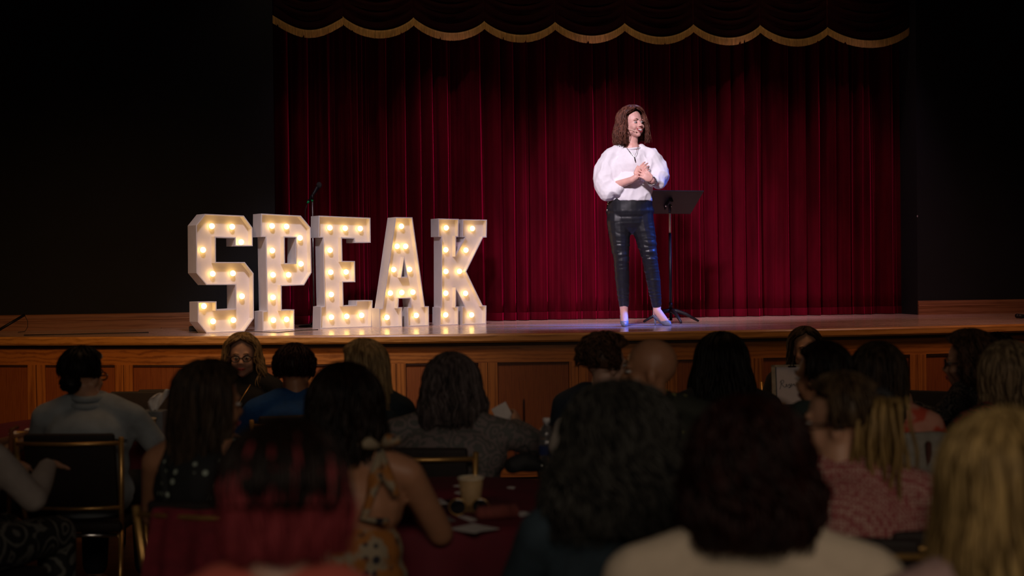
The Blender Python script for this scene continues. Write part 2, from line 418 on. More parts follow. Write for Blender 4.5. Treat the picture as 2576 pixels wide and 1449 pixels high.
# ------------------------------------------------------------------ valance
val = thing('valance', 'dark red scalloped valance with gold fringe above the curtain', 'valance', (0, 0, 0))
peaks = [(691, 42), (862, 45), (1040, 48), (1218, 57), (1396, 59), (1571, 62), (1744, 65), (1912, 67), (2081, 72), (2239, 71)]
YV = 12.58
PK = [at_y(px, py, YV) for px, py in peaks]; PK[0].x = XL+.002; PK[-1].x = XR-.004
for n in range(9):
    a, b = PK[n], PK[n+1]
    sag = .125 if n not in (0, 8) else .13
    NU, NV = 36, 40
    def low(u):
        zl = a.z+(b.z-a.z)*u - sag*(1-(2*u-1)**2)**.9
        if n == 0: zl = a.z+(b.z-a.z)*u - sag*1.0*math.sin(PI*min(1, u*.97+.0))
        return zl
    bm = bmesh.new(); rows = []
    for j in range(NV+1):
        v = j/NV; row = []
        for i in range(NU+1):
            u = i/NU; zt = 4.9
            z = low(u)*(1-v)+zt*v
            dist = z-low(u)
            y = YV - .035*math.sin(PI*u)**.8*(1-v*.5) + .018*math.sin(dist*2*PI/.085+.6*math.sin(3*u+n))*math.sin(PI*u)**.6*min(1, dist/.06)
            row.append(bm.verts.new((a.x+(b.x-a.x)*u, y, z)))
        rows.append(row)
    for p, q in zip(rows, rows[1:]):
        for i in range(NU): bm.faces.new((p[i], p[i+1], q[i+1], q[i]))
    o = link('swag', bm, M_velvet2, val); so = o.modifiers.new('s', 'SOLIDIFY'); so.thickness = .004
    # fringe: a braid and hanging threads
    bm = bmesh.new(); NT = 170; prev = None; rr = rnd.random
    g1, g2 = rr(), rr()
    pos = []
    for i in range(NT+1):
        u = i/NT; x = a.x+(b.x-a.x)*u; yb = YV-.035*math.sin(PI*u)**.8-.008
        hang = .068+.003*rr()
        if abs(u-g1) < .012 or abs(u-g2) < .008: hang -= .03*rr()
        ripple = .0035*(i % 2)
        zt = low(u)+.012
        pos.append([bm.verts.new((x, yb-ripple*.3, zt)), bm.verts.new((x, yb-ripple*.6-.001, zt-.016)), bm.verts.new((x, yb-ripple, zt-.02)), bm.verts.new((x+.002*(rr()-.5), yb-ripple-.003*rr(), zt-hang))])
    for p, q in zip(pos, pos[1:]):
        for k in range(3): bm.faces.new((p[k], q[k], q[k+1], p[k+1]))
    o = link('fringe', bm, M_fringe, val, smooth=False); so = o.modifiers.new('s', 'SOLIDIFY'); so.thickness = .005; so.offset = 1

# ------------------------------------------------------------------ marquee letters
LET = {}
LET['S'] = dict(o=(155, 1252), lean=.027, y0=295, su=942, sv=1040, out=[(225, 293), (535, 302), (608, 400), (612, 552), (467, 552), (465, 487), (312, 482), (316, 680), (548, 682), (622, 775), (630, 1145), (553, 1252), (250, 1252), (180, 1160), (177, 998), (325, 998), (327, 1065), (480, 1062), (475, 868), (243, 865), (163, 768), (155, 385)], holes=[],
    b=[(280, 390), (443, 393), (518, 518), (213, 582), (292, 775), (454, 773), (530, 962), (226, 1035), (300, 1160), (463, 1155)], base=(497, 839))
LET['P'] = dict(o=(668, 1235), lean=.027, y0=303, su=907, sv=1001, out=[(668, 303), (983, 315), (1065, 410), (1078, 775), (1018, 877), (838, 880), (842, 1070), (942, 1070), (945, 1227), (694, 1235), (690, 1078), (725, 1075), (706, 488), (669, 488)], holes=[[(857, 490), (945, 493), (947, 697), (862, 697)]],
    b=[(755, 400), (870, 403), (980, 494), (990, 704), (892, 791), (760, 596), (768, 790), (771, 970), (776, 1152), (881, 1149)], base=(661, 833))
LET['E'] = dict(o=(1107, 1215), lean=.045, y0=318, su=880, sv=971, out=[(1107, 318), (1523, 330), (1532, 533), (1397, 533), (1395, 500), (1298, 497), (1308, 678), (1408, 680), (1417, 850), (1318, 850), (1328, 1035), (1430, 1035), (1430, 998), (1562, 998), (1563, 1202), (1148, 1215), (1147, 1040), (1175, 1037), (1146, 492), (1112, 492)], holes=[],
    b=[(1198, 413), (1320, 416), (1442, 418), (1205, 592), (1216, 768), (1339, 767), (1226, 946), (1233, 1127), (1356, 1124), (1476, 1119)], base=(805.5, 827))
LET['A'] = dict(o=(1617, 1205), lean=0, y0=337, su=862, sv=952, out=[(1752, 337), (1888, 337), (1980, 1047), (2012, 1047), (2012, 1196), (1840, 1200), (1838, 1050), (1868, 1050), (1862, 982), (1772, 982), (1768, 1050), (1797, 1050), (1797, 1202), (1618, 1205), (1616, 1055), (1640, 1055)], holes=[[(1818, 665), (1838, 808), (1797, 808)]],
    b=[(1798, 408), (1762, 567), (1830, 567), (1733, 751), (1859, 751), (1704, 937), (1795, 934), (1884, 933), (1675, 1128), (1909, 1119)], base=(954.7, 824))
LET['K'] = dict(o=(2075, 1190), lean=.018, y0=343, su=848, sv=936, out=[(2075, 343), (2240, 346), (2238, 490), (2220, 490), (2218, 630), (2290, 490), (2268, 490), (2268, 348), (2467, 350), (2465, 493), (2437, 493), (2303, 765), (2437, 1040), (2467, 1040), (2467, 1187), (2268, 1189), (2268, 1043), (2290, 1043), (2222, 908), (2222, 1043), (2242, 1043), (2242, 1189), (2093, 1190), (2093, 1045), (2104, 1045), (2100, 490), (2077, 487)], holes=[],
    b=[(2138, 416), (2348, 421), (2136, 591), (2297, 594), (2138, 763), (2246, 763), (2138, 936), (2296, 940), (2138, 1108), (2346, 1114)], base=(1106, 819))
def offset_loop(lp, d):
    n = len(lp); out = []
    for i in range(n):
        p0, p1, p2 = Vector(lp[i-1]), Vector(lp[i]), Vector(lp[(i+1) % n])
        e1, e2 = (p1-p0).normalized(), (p2-p1).normalized()
        n1, n2 = Vector((-e1.y, e1.x)), Vector((-e2.y, e2.x))
        m = (n1+n2); m = m/max(.35, m.length_squared)*2 if m.length > 1e-6 else n1
        if m.length > 2.2: m = m.normalized()*2.2
        out.append(p1+m*d)
    return out
def area(lp): return sum(lp[i-1][0]*lp[i][1]-lp[i][0]*lp[i-1][1] for i in range(len(lp)))/2
LD = .15; LREC = .062; PHI = R(25)
bulb_proto = None
order = dict(S='leftmost of the five', P='between the S and the E', E='middle of the five', A='between the E and the K', K='rightmost of the five')
LETOBJ = {}
for ch, L in LET.items():
    def cv(p):
        x = p[0]-L['o'][0]-L['lean']*(p[1]-L['y0']); return ((x)/L['su'], (L['o'][1]-p[1])/L['sv'])
    P0 = at_z(L['base'][0], L['base'][1], ZS)
    rd = Vector((P0.x, P0.y)).normalized(); pr = Vector((rd.y, -rd.x))
    U = pr*math.cos(PHI)+rd*math.sin(PHI)
    rz = math.atan2(U.y, U.x)
    offu = cv((L['base'][0]*3.1415-440*3.1415, L['o'][1]))[0]
    root = thing('marquee_letter', 'large white marquee letter %s with glowing round bulbs, %s letters' % (ch, order[ch]) if ch in 'SEK' else 'large white marquee letter %s with glowing round bulbs, %s' % (ch, order[ch]), 'marquee letter',
                 (P0.x-U.x*offu, P0.y-U.y*offu, ZS), rz, 'lit marquee letters spelling SPEAK')
    root.name = 'marquee_letter'; LETOBJ[ch] = root
    loops = [[cv(p) for p in L['out']]] + [[cv(p) for p in h] for h in L['holes']]
    zmin = min(p[1] for p in loops[0])
    loops = [[(x, max(0, z-zmin) if z-zmin > .02 else 0) for x, z in lp] for lp in loops]
    bm = bmesh.new()
    for li, lp in enumerate(loops):
        s = 1 if area(lp) > 0 else -1
        if li > 0: s = -s
        inn = offset_loop(lp, .008*s)
        n = len(lp)
        of = [bm.verts.new((x, 0, z)) for x, z in lp]; ob = [bm.verts.new((x, LD, z)) for x, z in lp]
        nf = [bm.verts.new((p.x, 0, p.y)) for p in inn]; nb = [bm.verts.new((p.x, LD, p.y)) for p in inn]
        for i in range(n):
            j = (i+1) % n
            bm.faces.new((of[i], of[j], ob[j], ob[i])); bm.faces.new((nf[i], nb[i], nb[j], nf[j]))
            bm.faces.new((of[i], nf[i], nf[j], of[j])); bm.faces.new((ob[i], ob[j], nb[j], nb[i]))
    link('side_wall', bm, M_whiteside, root, smooth=False)
    bm = bmesh.new()
    v3 = [[Vector((x, z, 0)) for x, z in lp] for lp in loops]
    flat = [v for lp in v3 for v in lp]
    for y in (LREC, LREC+.012):
        vs = [bm.verts.new((v.x, y, v.y)) for v in flat]
        for tri in tessellate_polygon(v3): bm.faces.new([vs[t] for t in tri])
    link('face_board', bm, M_white, root, smooth=False)
    for bx, by in L['b']:
        u, v = cv((bx+14, by)); v -= zmin
        if bulb_proto is None:
            b2 = bmesh.new(); ell(b2, (0, 0, 0), (.0225, .0225, .0225), u=20, v=12)
            bulb_proto = link('bulb', b2, M_bulb, None)
            b3 = bmesh.new(); lathe(b3, [(.013, 0), (.013, .028)], seg=14, capt=True)
            sp = link('socket', b3, M_socket, bulb_proto); sp.rotation_euler = (-PI/2, 0, 0); sp.location = (0, .008, 0)
            o = bulb_proto
        else: o = copy_tree(bulb_proto)
        o.parent = root; o.location = (u, LREC-.03, v)

# ------------------------------------------------------------------ hair
def hair_mesh(M, N=320, L=.3, flare=0., wave=.0, wfreq=14, curl=0, thick=.012, rad=.005, amax_low=105, p1=96, jit=.012, Lvar=.12, back=.02, seed=1, side_L=None, face=True, zmin=None, capp=None, seg=14, part=0, grav=None):
    r = random.Random(seed); bm = bmesh.new()
    RX, RY, RZ = .083, .100, .094; cc = Vector((0, -.012, .03))
    G = Vector((0, 0, -1)) if grav is None else (M.to_3x3().inverted() @ Vector((0, 0, -1)))
    def pt(a, t, off, ta, Lh, ph):
        pmax = R(p1)
        if t < ta:
            p = max(.02, pmax*t/ta); hang = 0
        else: p = pmax; hang = (t-ta)/(1-ta)
        pd = math.degrees(p)
        am = 180 if pd < 38 else max(amax_low, 180-(180-amax_low)*(pd-38)/26)
        ad = math.degrees(a)
        if abs(ad) > 95: ad = math.copysign(95+(abs(ad)-95)*(am-95)/85, ad)
        ae = R(ad)
        x = (RX+off)*math.sin(p)*math.sin(ae)+part*(1-min(1, pd/60)); y = -(RY+off)*math.sin(p)*math.cos(ae); z = (RZ+off*.8)*math.cos(p)
        v = Vector((x, y, z))
        if hang > 0:
            h = Vector((math.sin(ae), -math.cos(ae), 0))
            v += h*(flare*math.sin(min(1, hang*1.3)*PI/2)) + G*(Lh*hang) + Vector((0, -back*hang, 0))
            v.x *= (1-.12*max(0, hang-.5) if flare < .03 else 1)
        return cc+v
    def Lof(a):
        if side_L is None: return L
        k = min(1, abs(a)/R(105)); return L*(1-k)+side_L*k
    # the sheet under the strands
    ta_ = lambda Lh: .17/(.17+max(Lh, .001))
    NA, NT = 44, 22; grid = []
    for i in range(NA+1):
        a = -PI+2*PI*i/NA; Lh = Lof(a); ta = ta_(Lh); row = []
        for j in range(NT+1):
            t = j/NT*(.97)
            p = pt(a, t, thick*.6, ta, Lh, 0)
            row.append(bm.verts.new(M @ p))
        grid.append(row)
    for ga, gb in zip(grid, grid[1:]):
        for j in range(NT): bm.faces.new((ga[j], ga[j+1], gb[j+1], gb[j]))
    if L > .06:                                # inner surface gives the hanging hair its body
        grid = []
        for i in range(NA+1):
            a = -PI+2*PI*i/NA; Lh = Lof(a)*.97; ta = ta_(Lh); row = []
            for j in range(NT//2, NT+1):
                row.append(bm.verts.new(M @ pt(a*.97, j/NT*.97, -.012-.01*(j/NT), ta, Lh, 0)))
            grid.append(row)
        for ga, gb in zip(grid, grid[1:]):
            for j in range(len(ga)-1): bm.faces.new((ga[j], ga[j+1], gb[j+1], gb[j]))
    for s in range(N):
        a = r.uniform(-PI, PI); Lh = Lof(a)*(1+r.uniform(-Lvar, Lvar*.6)); ta = ta_(Lh)
        off = thick*(.55+.75*r.random()); ph = 3.2*math.sin(a*3.1)+2*math.sin(a*7)+r.gauss(0, .5); ph2 = ph+1.2+r.gauss(0, .5); jx = r.gauss(0, jit); da = r.gauss(0, .08)
        t0 = r.uniform(0, .3) if L > .05 else r.uniform(0, .75)
        t1 = 1 if L > .05 else min(1, t0+.3)
        pts = []; rs = []
        n = seg if not curl else int(seg*2.2)
        for j in range(n+1):
            u = j/n; t = t0+(t1-t0)*u
            p = pt(max(-PI, min(PI, a+da*u)), t, off, ta, Lh, ph)
            d = Lh*u
            amp = wave*min(1, u*2.2)
            tang = Vector((math.cos(a), math.sin(a), 0)); rad_ = Vector((math.sin(a), -math.cos(a), 0))
            p += tang*(amp*math.sin(wfreq*u+ph)+jx*u)
            p += rad_*(amp*.7*math.cos(wfreq*u+ph2))
            if curl: p += tang*(curl*math.sin(26*u+ph))+rad_*(curl*math.cos(26*u+ph))+Vector((0, 0, curl*.5*math.sin(21*u+ph2)))
            pts.append(M @ p); rs.append(rad*(1 if u < .75 else max(.15, 1-(u-.75)*3.2)))
        tube(bm, pts, rs, 4, cap=False)
    return bm

# ------------------------------------------------------------------ head and hands
def head_blobs(bm, M, smile=0, w=1.0):
    E = lambda c, r: ell(bm, (c[0]*w, c[1], c[2]), r, M)
    E((0, -.012, .03), (.075*w, .093, .088)); E((0, .018, -.025), (.061*w, .070, .082)); E((0, .058, -.092), (.024, .022, .020))
    E((0, .03, -.075), (.045*w, .045, .035))
    for s in (-1, 1):
        E((s*.036, .054, -.032), (.025, .027+smile*.004, .026)); E((s*.078, -.006, -.012), (.009, .020, .031)); E((s*.030, .078, .022), (.020, .012, .008))
        E((s*.012, .094, -.030), (.008, .009, .008))
        E((s*.047, .02, -.06), (.018, .04, .028))
    limb(bm, [(0, .080, .014), (0, .094, -.008), (0, .105, -.025)], [.008, .009, .0105], M, 10)
    E((0, .082, -.050), (.022, .012, .010)); E((0, .080, -.072), (.020, .012, .008))
def eyes(root, M, iris=(0, 1, 0), w=1.0, small=1.0):
    for s in (-1, 1):
        bm = bmesh.new(); c = Vector((s*.030*w, .0755, .003)); ell(bm, c, (.0135, .0125, .0085*small), M, 14, 8)
        e = link('eye', bm, M_eye, root)
        bm = bmesh.new(); d = Vector(iris).normalized(); ell(bm, c+Vector((d.x*.010, .0105*d.y, -.0005)), (.0058, .0035, .0062*small), M, 12, 8); link('iris', bm, M_iris, e)
def brows(root, M, m, w=1.0):
    for s in (-1, 1):
        bm = bmesh.new(); tube(bm, [M @ Vector(p) for p in [(s*.013, .090, .0255), (s*.030, .089, .0305), (s*.046, .078, .0235)]], [.0022, .0028, .0015], 6); link('eyebrow', bm, m, root)
def hand_blobs(bm, wrist, d, n, side, curl=(30, 35, 25), spread=.0, thumb=(.5, .75, .35), sc=1.0, M=None):
    wrist = Vector(wrist); d = Vector(d).normalized(); n = Vector(n); n = (n-d*n.dot(d)).normalized(); s = d.cross(n)*side
    rot = Matrix((s, d, n)).transposed()
    ell(bm, wrist+d*.048*sc, (.040*sc, .050*sc, .016*sc), M, rot=rot)
    for j in range(4):
        b = wrist+d*(.082-.004*abs(j-1.2))*sc+s*(.030-.0195*j)*sc
        ls = [(.040, .026, .020), (.044, .029, .022), (.041, .027, .021), (.033, .021, .018)][j]
        cur = 0; pts = [b-d*.02*sc, b]; fd = (d+s*(spread*(1.2-j))).normalized(); p = b
        for k in range(3):
            cur += R(curl[k]+(j-1)*3); dv = fd*math.cos(cur)+n*math.sin(cur); p = p+dv*ls[k]*sc; pts.append(p)
        limb(bm, pts, [.0105*sc, .0098*sc, .0088*sc, .0080*sc, .0068*sc], M, 8)
    b = wrist+d*.022*sc+s*.030*sc; td = (d*thumb[0]+s*thumb[1]+n*thumb[2]).normalized()
    td2 = (td+d*.35+n*.15).normalized()
    limb(bm, [wrist+d*.012*sc+s*.012*sc, b, b+td*.036*sc, b+td*.036*sc+td2*.030*sc], [.014*sc, .0135*sc, .0105*sc, .0080*sc], M, 8)
def headM(c, yaw=0, pitch=0, roll=0):
    return Matrix.Translation(Vector(c)) @ Euler((R(pitch), R(roll), R(yaw)), 'XYZ').to_matrix().to_4x4()

# ------------------------------------------------------------------ the speaker
SR = thing('person', 'person on stage in a white balloon-sleeved blouse and black leather trousers, smiling with clasped hands', 'person', (SPK.x, SPK.y, ZS), -TH)
skin = skinmat('fair skin', (.72, .40, .34))
hM = headM((-.018, -.015, 1.628), 180+34, 2, 4)
bm = bmesh.new()
head_blobs(bm, hM, 1, 1.04)
limb(bm, [(-.022, .005, 1.55), (-.03, .012, 1.47), (-.03, .01, 1.42)], [.053, .053, .075])
ell(bm, (-.03, .005, 1.385), (.13, .080, .080)); ell(bm, (-.035, .01, 1.25), (.145, .10, .16)); ell(bm, (-.04, .01, 1.05), (.145, .10, .14)); ell(bm, (-.045, .01, .93), (.165, .115, .11))
limb(bm, [(-.17, .005, 1.385), (-.255, -.02, 1.10), (-.045, -.205, 1.165)], [.045, .043, .027])
limb(bm, [(.105, .005, 1.385), (.215, -.02, 1.16), (.122, -.165, 1.145)], [.052, .043, .027])
limb(bm, [(-.045, -.205, 1.165), (-.014, -.215, 1.185)], [.027, .025]); limb(bm, [(.122, -.165, 1.145), (.110, -.222, 1.158)], [.027, .025])
hand_blobs(bm, (-.012, -.202, 1.188), (.64, .02, .76), (.20, .92, -.25), 1, (14, 22, 16), sc=.92, thumb=(.85, .35, .0), spread=.05)
hand_blobs(bm, (.108, -.246, 1.158), (-.80, -.02, .56), (-.10, .95, -.12), -1, (10, 40, 30), sc=.86, thumb=(.92, .30, -.1), spread=.09)
limb(bm, [(-.135, .0, .88), (-.122, -.02, .53), (-.100, .03, .13)], [.09, .056, .034]); limb(bm, [(.045, .0, .88), (.108, -.02, .53), (.168, .04, .145)], [.09, .056, .034])
limb(bm, [(-.100, .03, .13), (-.100, .045, .085)], [.034, .030]); limb(bm, [(-.100, .02, .11), (-.104, -.06, .045), (-.106, -.115, .022)], [.033, .031, .018])
limb(bm, [(.168, .04, .145), (.165, .06, .095)], [.034, .030]); limb(bm, [(.168, .03, .12), (.215, -.03, .05), (.245, -.07, .024)], [.033, .031, .018])
body = bake('body', bm, skin, SR, .0038, 2)
bm = bmesh.new(); bm.from_mesh(body.data); vv = [v for v in bm.verts if v.co.z > 1.48]
for _ in range(9): bmesh.ops.smooth_vert(bm, verts=vv, factor=.5, use_axis_x=True, use_axis_y=True, use_axis_z=True)
bm.to_mesh(body.data); bm.free()
# clothes
M_blouse = mat('white cotton blouse', (.84, .82, .86), rough=.8, noise_amt=.02, bump=.25, bscale=14)
def folds(p):
    q = Vector((p.x*7, p.y*7, p.z*5)); a = noise.noise(q)
    s = abs(noise.noise(Vector((p.x*11+p.z*5, p.y*9, p.z*9-p.x*6))))
    return .008*a+.026*(.22-s)*(1 if abs(p.x+.035) > .10 else .5)
bm = bmesh.new()
ell(bm, (-.032, .01, 1.372), (.175, .108, .078)); ell(bm, (-.035, .0, 1.30), (.17, .122, .14)); ell(bm, (-.04, -.01, 1.13), (.175, .128, .15)); ell(bm, (-.175, -.015, 1.25), (.10, .09, .13)); ell(bm, (.105, -.015, 1.27), (.10, .09, .12)); ell(bm, (-.19, -.03, 1.12), (.085, .08, .10))
bmesh.ops.create_cone(bm, cap_ends=True, segments=28, radius1=.158, radius2=.17, depth=.16, matrix=Matrix.Translation((-.045, -.005, 1.085)) @ Matrix.Diagonal((1.1, .78, 1, 1)))
limb(bm, [(-.12, .005, 1.408), (-.195, .0, 1.355), (-.243, -.02, 1.25), (-.252, -.04, 1.160), (-.222, -.065, 1.085), (-.17, -.105, 1.10), (-.150, -.120, 1.11)], [.062, .080, .090, .092, .085, .062, .050])
limb(bm, [(.06, .005, 1.408), (.127, .0, 1.355), (.172, -.02, 1.27), (.188, -.045, 1.205), (.178, -.08, 1.165), (.150, -.115, 1.16)], [.062, .078, .086, .082, .070, .050])
bake('blouse', bm, M_blouse, SR, .006, 5, folds)
bm = bmesh.new()
pc = [Vector((-.03+.086*math.cos(a), .012+.086*math.sin(a), 1.440+.017*math.sin(a)-.003*math.cos(3*a))) for a in [2*PI*k/30 for k in range(31)]]
tube(bm, pc, .008, 8, cap=False); link('collar', bm, M_blouse, SR)
M_leather = mat('black leather', (.012, .012, .016), rough=.40, noise_amt=.1, spec=.38)
def wr(p):
    if p.z > .84: return 0.002*nz(p.x*8, p.y*8, p.z*20)
    k = math.exp(-((p.z-.55)/.16)**2)+.35+.5*math.exp(-((p.z-.22)/.08)**2)
    return .0055*k*(abs(nz(p.x*9+3, p.y*5, p.z*34))*1.6-.3)
bm = bmesh.new()
ell(bm, (-.045, .01, .925), (.198, .134, .105)); bmesh.ops.create_cone(bm, cap_ends=True, segments=28, radius1=.168, radius2=.166, depth=.11, matrix=Matrix.Translation((-.048, .005, .975)) @ Matrix.Diagonal((1.10, .76, 1, 1))); ell(bm, (-.045, .012, .865), (.190, .125, .13))
ell(bm, (-.125, .035, .87), (.095, .11, .11)); ell(bm, (.035, .035, .87), (.095, .11, .11))
limb(bm, [(-.137, .0, .91), (-.137, .0, .84), (-.133, -.01, .72), (-.122, -.022, .54), (-.112, .002, .36), (-.101, .028, .175)], [.094, .100, .086, .064, .058, .042])
limb(bm, [(.047, .0, .91), (.047, .0, .84), (.075, -.01, .72), (.108, -.022, .54), (.138, .006, .36), (.164, .036, .175)], [.094, .100, .086, .064, .058, .042])
bake('trousers', bm, M_leather, SR, .006, 3, wr)
M_pump = mat('grey suede pump', (.17, .18, .26), rough=.6)
for (ax, ay, tx, ty) in ((-.100, .045, -.108, -.13), (.165, .062, .258, -.085)):
    bm = bmesh.new(); A = Vector((ax, ay, 0)); T = Vector((tx, ty, 0)); d = (T-A).normalized()
    limb(bm, [A+Vector((0, 0, .088)), A+d*.05+Vector((0, 0, .062)), A+d*.11+Vector((0, 0, .034)), T-d*.03+Vector((0, 0, .022)), T+Vector((0, 0, .014))], [.034, .033, .0345, .030, .013])
    s = bake('shoe', bm, M_pump, SR, .005, 2)
    for v in s.data.vertices:
        a = (v.co-A).dot(d); top = .085 if a < .02 else .085-(a-.02)*.62
        v.co.z = max(.003, min(v.co.z, max(.044, top)))
    bm = bmesh.new(); tube(bm, [A-d*.012+Vector((0, 0, .062)), A-d*.018+Vector((0, 0, .03)), A-d*.016+Vector((0, 0, .001))], [.016, .0075, .005], 10); link('heel', bm, M_pump, s)
hm = hairmat('auburn hair', (.060, .020, .014), (.19, .070, .045))
bm = hair_mesh(hM, N=900, L=.165, flare=.026, wave=.016, wfreq=13, thick=.028, rad=.0040, amax_low=114, seed=3, back=0, Lvar=.2, jit=.012, grav=True)
link('hair', bm, hm, SR)
eyes(SR, hM, (.3, 1, 0), small=.85, w=1.04); brows(SR, hM, hm)
def smile_curve(w_, z, dz, y, r):
    return [hM @ Vector((w_*t, y-abs(t)**2*.016, z+dz*t*t)) for t in [-1+i/7 for i in range(15)]]
bm = bmesh.new(); up = smile_curve(.031, -.053, .011, .0955, 0); lo = smile_curve(.029, -.077, .033, .0945, 0)
vu = [bm.verts.new(p) for p in up]; vl = [bm.verts.new(p) for p in lo]
back_ = hM.to_3x3() @ Vector((0, -.01, 0)); 
for i in range(14): bm.faces.new((vu[i], vu[i+1], vl[i+1], vl[i]))
vu2 = [bm.verts.new(p+back_) for p in up]; vl2 = [bm.verts.new(p+back_) for p in lo]
for i in range(14): bm.faces.new((vu2[i+1], vu2[i], vl2[i], vl2[i+1])); bm.faces.new((vu[i], vu2[i], vu2[i+1], vu[i+1])); bm.faces.new((vl[i], vl[i+1], vl2[i+1], vl2[i]))
mo = link('mouth', bm, M_mouth, SR)
bm = bmesh.new(); fo = hM.to_3x3() @ Vector((0, .0012, 0))
te = [p+fo for p in smile_curve(.029, -.0540, .0105, .0955, 0)]; tl = [p+fo for p in smile_curve(.0275, -.0665, .022, .0955, 0)]
va = [bm.verts.new(p) for p in te]; vb = [bm.verts.new(p) for p in tl]
for i in range(14): bm.faces.new((va[i], va[i+1], vb[i+1], vb[i]))
link('teeth', bm, M_teeth, mo)
bm = bmesh.new(); tube(bm, up, [.0015]+[.0028]*13+[.0015], 6); tube(bm, lo, [.0015]+[.0038]*13+[.0015], 6); link('lips', bm, M_lip, SR)
# necklace, bracelet, headset microphone
bm = bmesh.new(); tube(bm, [(-.085, -.05, 1.475), (-.075, -.085, 1.43), (-.045, -.125, 1.385), (-.018, -.136, 1.352), (.0, -.125, 1.39), (.014, -.088, 1.44), (.018, -.045, 1.48)], .0018, 6); nk = link('necklace', bm, M_chrome, SR)
bm = bmesh.new(); tube(bm, [(-.018, -.137, 1.352), (-.012, -.143, 1.318)], .004, 6); link('pendant', bm, M_metal, nk)
bm = bmesh.new(); a0 = Vector((.120, -.175, 1.147)); ad = (Vector((.108, -.226, 1.160))-a0).normalized(); q = ad.to_track_quat('Z', 'X').to_matrix().to_4x4()
for rI in range(5):
    for k in range(22):
        a = 2*PI*(k+.5*(rI % 2))/22; ell(bm, q @ Vector((.0345*math.cos(a), .0345*math.sin(a), 0))+a0+ad*(.010*rI-.004), .0052, u=8, v=6)
link('bracelet', bm, M_chrome, SR)
bm = bmesh.new(); mp_ = [hM @ Vector(p) for p in [(.080, .0, -.02), (.078, .035, -.040), (.062, .068, -.055), (.050, .084, -.062)]]
mp_ = [hM @ Vector((s_*-1*p[0] if False else p[0], p[1], p[2])) for s_ in (1,) for p in [(.083, .0, -.02), (.078, .035, -.045), (.060, .072, -.060), (.047, .090, -.064)]]
tube(bm, mp_, .0016, 6); ell(bm, mp_[-1], .0055, u=10, v=8); link('headset_microphone', bm, mat('beige plastic', (.75, .55, .42), rough=.4), SR)
bm = bmesh.new(); ell(bm, (-.232, -.02, .935), (.006, .010, .010), u=10, v=8); ell(bm, (-.222, -.03, .99), (.010, .008, .014), u=10, v=8); link('side_button', bm, M_chrome, SR)

# ------------------------------------------------------------------ stands on the stage
def music_stand(px, py, deskw, deskh, zpole, tilt, label, rz, facing_pole_brass=True):
    P = at_z(px, py, ZS); root = thing('music_stand', label, 'music stand', (P.x, P.y, ZS), rz)
    bm = bmesh.new()
    T = Matrix.Translation((0, .12, zpole-.045)) @ Euler((R(tilt), 0, 0)).to_matrix().to_4x4()
    box(bm, -deskw/2, deskw/2, -.002, .002, -.02, deskh-.02, T); bevel(bm, .0015, 1)
    box(bm, -deskw/2, deskw/2, -.002, .055, -.024, -.02, T)
    box(bm, -deskw/2+.002, deskw/2-.002, -.004, .004, deskh-.022, deskh-.017, T)
    dk = link('desk', bm, M_metal, root, smooth=False)
    bm = bmesh.new(); box(bm, -.018, .018, -.034, -.002, .06, .19, T); bevel(bm, .006, 2); link('bracket', bm, M_metal, root)
    for s in (-1, 1):
        bm = bmesh.new(); ell(bm, T @ Vector((s*.024, -.022, .115)), (.008, .012, .012), u=10, v=8); link('tension_knob', bm, M_chrome, root)
    bm = bmesh.new(); tube(bm, [(0, -.012, .02), (0, -.012, zpole-.23)], .0125, 14); tube(bm, [(0, -.012, .12), (0, -.012, .17)], .016, 14); tube(bm, [(0, -.012, zpole-.06), (0, -.012, zpole+.04)], .013, 14); link('pole', bm, M_metal, root)
    bm = bmesh.new(); tube(bm, [(0, -.012, zpole-.235), (0, -.012, zpole-.055)], .0085, 14); link('extension_tube', bm, mat('brass rod', (.85, .68, .34), rough=.4, metal=0) if facing_pole_brass else M_metal, root)
    return root
ms = music_stand(1684, 812, .50, .30, 0, 0, 'x', 0) if False else None
P = at_z(1686, 812, ZS)
msr = music_stand(1686, 812, .54, .31, .99, 55, 'black metal music stand with a wide desk in front of the speaker', -TH+R(19))
# curved cast legs
for a in (-75-19, 185-19, -5-19):
    bm = bmesh.new(); d = Vector((math.cos(R(a)), math.sin(R(a)), 0))
    tube(bm, [Vector((0, -.012, .105)), Vector((0, -.012, .100))+d*.05, Vector((0, -.012, .072))+d*.13, Vector((0, -.012, .012))+d*.235], [.020, .019, .015, .009], 10); link('leg', bm, M_metal, msr)

# dark folding stand at the left of the stage
P = at_z(375, 823, ZS); root = thing('music_stand', 'black music stand standing alone in the dark left part of the stage', 'music stand', (P.x, P.y, ZS), -R(2))
bm = bmesh.new(); T = Matrix.Translation((0, 0, .80)) @ Euler((R(-76), 0, 0)).to_matrix().to_4x4(); box(bm, -.16, .12, -.003, .003, -.10, .12, T); box(bm, -.16, .12, -.004, .03, -.105, -.10, T); link('desk', bm, M_metal, root, smooth=False)
bm = bmesh.new(); tube(bm, [(0, 0, .03), (0, 0, .40)], .013, 12); tube(bm, [(0, 0, .38), (0, 0, .80)], .010, 12); tube(bm, [(0, 0, .36), (0, 0, .42)], .018, 12); link('pole', bm, M_metal, root)
bm = bmesh.new(); lathe(bm, [(.055, 0), (.055, .01), (.03, .03), (.016, .07)], 20, capt=True); link('base', bm, M_metal, root)

